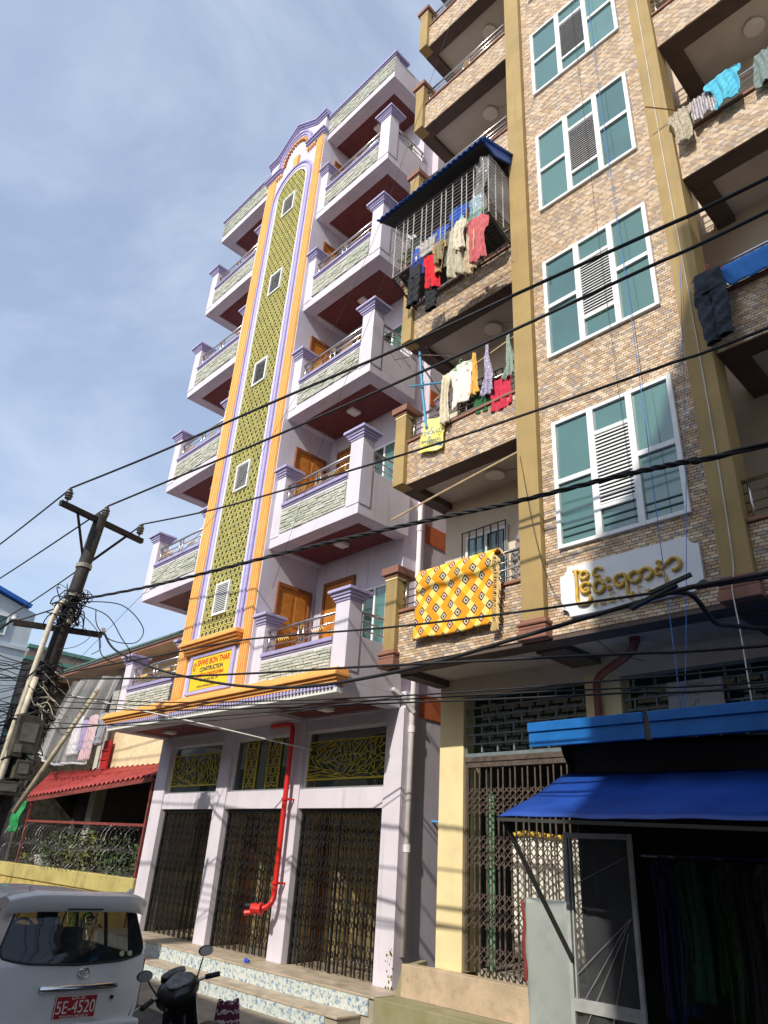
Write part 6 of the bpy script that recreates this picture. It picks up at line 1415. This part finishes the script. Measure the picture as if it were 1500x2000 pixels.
for s_ in (-1,1):
    t = MB().grid(lambda u, v: (-0.03-0.30*u-0.07, YC+s_*(0.79+0.022*math.sin(u*PI*0.5)+0.004), 0.50+0.42*v), 6, 8).build('tail_lamp', LAMPR, VN, smooth=True, solid=0.03)
    MB().grid(lambda u, v: (-0.06-0.24*u-0.07, YC+s_*(0.812+0.02*math.sin(u*PI*0.5)), 0.55+0.14*v), 4, 4).build('reverse_lens', LAMPC, t, smooth=True, solid=0.012)
    MB().grid(lambda u, v: (-1.0*0-3.02-0.12*u, YC+s_*(0.86+0.16*v), 0.93+0.13*u), 3, 3).build('wing_mirror', CARW, VN, solid=0.08)
MB().box(-0.16,0.03,YC-0.80,YC+0.80,0.27,0.40).build('bumper', CARW, VN, bevel=0.03)
st_l = MB(); 
for y in (0.50,0.60): MB().lathe([(0.028,0),(0.028,0.004)], (-xoff(.98,y)+0.006,YC+y,0.985), 'X', 16).build('sticker', M('sticker_print',(0.5,0.5,0.35),0.5), tgo)
WHL = M('alloy', (0.5,0.5,0.5), 0.35, 0.05, metal=0.9)
for x in (-0.75,-3.35):
    for s_ in (-1,1):
        w = MB().lathe([(0.17,-.09),(0.27,-.095),(0.295,-.07),(0.295,.07),(0.27,.095),(0.17,.09)], (x,YC+s_*0.75,0.297), 'Y', 24).build('wheel', RUBBER, VN, smooth=False)
        MB().lathe([(0.02,-.07),(0.17,-.075),(0.18,.0),(0.17,.075),(0.02,.07)], (x,YC+s_*0.755,0.297), 'Y', 20).build('rim', WHL, w)
SEAT = M('seat_fabric', (0.015,0.015,0.018), 0.9, 0.2, 8)
for y in (-0.4,0.4):
    s = MB(); s.box(-2.15,-1.95,YC+y-0.24,YC+y+0.24,0.5,1.08); s.box(-2.10,-1.99,YC+y-0.13,YC+y+0.13,1.11,1.30); s.box(-2.55,-1.95,YC+y-0.24,YC+y+0.24,0.38,0.52); s.build('front_seat', SEAT, VN, bevel=0.05)
s = MB(); s.box(-1.25,-1.05,YC-0.66,YC+0.66,0.45,0.98); s.build('rear_seat', SEAT, VN, bevel=0.05)
for y in (-0.38,0.38): MB().box(-1.2,-1.1,YC+y-0.12,YC+y+0.12,1.0,1.14).build('headrest', SEAT, VN, bevel=0.03)
MB().box(-3.2,-2.85,YC-0.7,YC+0.7,0.7,0.95).build('dashboard', SEAT, VN, bevel=0.04)
MB().tube([(-2.8+0.05*math.sin(a),YC+0.38+0.17*math.cos(a),0.93+0.16*math.sin(a)) for a in [2*PI*k/20 for k in range(20)]], 0.016, 6, closed=True).build('steering_wheel', SEAT, VN, smooth=True)
MB().box(-4.0,-0.15,YC-0.72,YC+0.72,0.26,0.36).build('floor_pan', SEAT, VN)
# green bicycle behind the car, seen through its windows
BC = thing('bicycle', 'lime green bicycle against the yellow wall seen through the car windows', 'bicycle')
LIME = M('lime_paint', (0.25,0.62,0.03), 0.4, 0.05)
bx0, by0 = -9.6, 0.95
for dx in (-0.5,0.5):
    w = MB(); w.tube([(bx0+dx+0.32*math.cos(a),by0,0.33+0.32*math.sin(a)) for a in [2*PI*k/28 for k in range(28)]], 0.022, 6, closed=True); wo = w.build('wheel', RUBBER, BC, smooth=True)
    s = MB()
    for k in range(14): a = 2*PI*k/14; s.tube([(bx0+dx,by0,0.33),(bx0+dx+0.31*math.cos(a),by0,0.33+0.31*math.sin(a))], 0.003, 4)
    s.build('spokes', STEEL, wo)
m = MB()
for a, c in (((-.5,.33),(-.15,.33)),((-.15,.33),(-.27,.8)),((-.5,.33),(-.25,.72)),((-.15,.33),(.33,.68)),((-.26,.75),(.31,.78)),((.29,.85),(.5,.33))): m.tube([(bx0+a[0],by0,a[1]),(bx0+c[0],by0,c[1])], 0.02, 7)
m.build('frame', LIME, BC, smooth=True)
MB().tube([(bx0+.27,by0-.28,1.0),(bx0+.3,by0-.1,.95),(bx0+.3,by0+.1,.95),(bx0+.27,by0+.28,1.0)], 0.014, 6).build('handlebar', PLASTB, BC); MB().box(bx0-.4,bx0-.16,by0-.07,by0+.07,.82,.87).build('saddle', PLASTB, BC, bevel=0.02)
# ================================================================== scooter
SC_ = thing('motor_scooter', 'dusty black motor scooter parked beside the white car', 'scooter')
BKP = M('scooter_black', (0.014,0.014,0.016), 0.3, 0.2, 6, coat=0.3); DUST = M('dusty_lens', (0.16,0.16,0.16), 0.35, 0.3, 22)
GREYD = M('dusty_grey_cover', (0.14,0.135,0.13), 0.8, 0.25, 9)
def blob(name, prof, mat, parent=SC_, nu=18):
    """prof: list of (x, yc, zc, ry, rz) sections lofted along x"""
    m = MB(); n = len(prof)
    for (x,yc,zc,ry,rz) in prof:
        for k in range(nu): a = 2*PI*k/nu; m.v.append((x, yc+ry*math.cos(a), zc+rz*math.sin(a)))
    for i in range(n-1):
        for k in range(nu): m.face(i*nu+k, i*nu+(k+1) % nu, (i+1)*nu+(k+1) % nu, (i+1)*nu+k)
    m.face(*reversed(range(nu))); m.face(*range((n-1)*nu, n*nu))
    return m.build(name, mat, parent, smooth=True)
for x, nm in ((0.62,'front_wheel'),(-0.62,'rear_wheel')):
    w = MB(); w.tube([(x+0.235*math.cos(a),0,0.28+0.235*math.sin(a)) for a in [2*PI*k/26 for k in range(26)]], 0.045, 8, closed=True); wo = w.build(nm, RUBBER, SC_, smooth=True)
    MB().lathe([(0.02,-.03),(0.19,-.02),(0.2,0),(0.19,.02),(0.02,.03)], (x,0,0.28), 'Y', 18).build('rim', WHL, wo)
blob('front_fender', [(0.36,0,.42,.03,.03),(0.45,0,.5,.06,.05),(0.62,0,.57,.065,.035),(0.8,0,.5,.055,.04),(0.9,0,.38,.03,.03)], BKP)
m = MB(); 
for s_ in (-1,1): m.tube([(0.62,s_*0.075,0.28),(0.46,s_*0.07,0.72)], 0.026, 8)
m.tube([(0.47,0,0.7),(0.38,0,0.96)], 0.03, 8); m.build('fork', PLASTB, SC_, smooth=True)
def shield(u, v): return (0.40+0.10*(1-v)*1.2-0.10*abs(u*2-1)**2+0.05*math.sin(v*3), (u*2-1)*(0.20-0.05*v), 0.36+0.52*v)
MB().grid(shield, 14, 12).build('leg_shield', BKP, SC_, smooth=True, solid=0.03)
blob('underbody', [(0.40,0,.52,.06,.10),(0.2,0,.40,.07,.08),(0.0,0,.36,.09,.09),(-0.2,0,.45,.11,.14),(-0.45,0,.58,.12,.12),(-0.8,0,.66,.08,.06),(-0.92,0,.70,.04,.03)], BKP)
blob('seat', [(0.02,0,.70,.07,.03),(-0.1,0,.735,.11,.045),(-0.3,0,.74,.125,.045),(-0.5,0,.775,.12,.045),(-0.75,0,.78,.09,.04),(-0.82,0,.77,.05,.02)], M('seat_vinyl',(0.02,0.02,0.02),0.5,0.2,6))
blob('engine', [(0.15,0,.28,.06,.06),(0.05,0,.28,.13,.10),(-0.15,0,.28,.14,.10),(-0.3,0,.28,.07,.05)], WHL)
MB().tube([(0.05,-.12,.22),(-0.3,-.15,.24),(-0.45,-.16,.28),(-0.85,-.17,.36)], [0.02,0.02,0.05,0.05], 10).build('exhaust', STEEL, SC_, smooth=True)
# steering assembly (turned a little)
cow = blob('handlebar_cowl', [(0.56,0,.88,.06,.07),(0.51,0,.90,.15,.13),(0.42,0,.94,.20,.15),(0.33,0,.97,.21,.12),(0.26,0,.96,.17,.085),(0.22,0,.94,.08,.05)], BKP)
pan = MB().grid(lambda u, v: (0.215+0.12*v, (u*2-1)*0.135*math.sqrt(max(0.02,1-(v*2-1)**2)), 1.015+0.085*v+0.012*math.cos((u*2-1)*1.5)), 12, 12).build('instrument_panel', DUST, cow, smooth=True, solid=0.01)
MB().tube([(0.26,-.36,.98),(0.31,-.27,.985),(0.36,-.17,.97),(0.36,.17,.97),(0.31,.27,.985),(0.26,.36,.98)], 0.013, 8).build('handlebar', STEEL, cow, smooth=True)
for s_ in (-1,1):
    MB().tube([(0.315,s_*.26,.985),(0.25,s_*.38,.98)], 0.023, 10).build('grip', RUBBER, cow, smooth=True); MB().tube([(0.34,s_*.22,.99),(0.36,s_*.30,.975),(0.31,s_*.42,.965)], 0.006, 5).build('lever', STEEL, cow)
    mi = MB(); mi.tube(spline([(0.36,s_*.20,1.0),(0.35,s_*.24,1.08),(0.33,s_*.27,1.15)],4), 0.007, 6); mo = mi.build('mirror_stem', PLASTB, cow)
    h = MB(); 
    for (d, k) in ((-.018,.55),(-.015,.92),(0.0,1.0),(.012,.9),(.016,.0)):
        for j in range(20): a = 2*PI*j/20; h.v.append((0.32+d, s_*.30+0.072*k*math.cos(a)+0.02*k*math.sin(a), 1.20+0.050*k*math.sin(a)))
    for i in range(4):
        for j in range(20): h.face(i*20+j, i*20+(j+1) % 20, (i+1)*20+(j+1) % 20, (i+1)*20+j)
    h.build('mirror_housing', PLASTB, mo, smooth=True)
    g = MB(); g.v = [(0.300, s_*.30+0.064*math.cos(2*PI*j/20)+0.018*math.sin(2*PI*j/20), 1.20+0.043*math.sin(2*PI*j/20)) for j in range(20)]; g.face(*range(20)); g.build('mirror_glass', CHROME, mo)
blob('headlamp_cover', [(0.36,0,1.10,.10,.02),(0.42,0,1.11,.12,.03),(0.50,0,1.05,.10,.03),(0.57,0,.97,.05,.02)], GREYD, cow)
SC_.location = (1.92,-2.72,-0.01); SC_.rotation_euler = (Matrix.Rotation(PI-0.12,4,'Z') @ Matrix.Rotation(-0.33,4,'X')).to_euler(); SC_.scale = (0.98,0.98,0.98)
# woven bag on the scooter
def bagm():
    m = bpy.data.materials.new('woven_bag'); m.use_nodes = True; nt = m.node_tree; N = nt.nodes; L = nt.links; b = N['Principled BSDF']; b.inputs['Roughness'].default_value = 0.9
    tc = N.new('ShaderNodeTexCoord'); w = N.new('ShaderNodeTexWave'); w.wave_type = 'BANDS'; w.bands_direction = 'Z'; w.inputs['Scale'].default_value = 4.2; w.inputs['Distortion'].default_value = 3; w.inputs['Detail'].default_value = 0; w.inputs['Detail Scale'].default_value = 9
    L.new(tc.outputs['Object'], w.inputs['Vector']); r = N.new('ShaderNodeValToRGB'); r.color_ramp.interpolation = 'CONSTANT'; e = r.color_ramp.elements; e[0].color = (0.09,0.01,0.03,1); e[1].position = 0.85; e[1].color = (0.5,0.42,0.42,1); L.new(w.outputs['Fac'], r.inputs['Fac']); L.new(r.outputs['Color'], b.inputs['Base Color']); return m
bg_ = MB()
def bagf(u, v): a = 2*PI*u; zz = 0.78-0.46*v; fl = 1.0-0.35*(1-v); return (1.62+0.09*fl*math.cos(a), -2.47+0.17*fl*math.sin(a)+0.03*v, zz+(0.022*math.cos(a*3+1) if v < 0.05 else 0))
bg_.grid(bagf, 40, 14); bo = bg_.build('woven_bag', bagm(), None, smooth=True, solid=0.01); tag(bo, 'maroon woven bag with zigzag stripes hung on the scooter', 'bag')
# small litter on the landing
bl = MB().lathe([(0.03,0),(0.035,0.02),(0.02,0.08),(0.02,0.1)], (0,0,0), 'X', 10).build('blue_bottle_cap', M('blue_plastic',(0.03,0.08,0.6),0.4), None); bl.location = (-2.75,0.78,0.495); tag(bl, 'small blue plastic cup lying on the landing by the middle gate', 'cup')
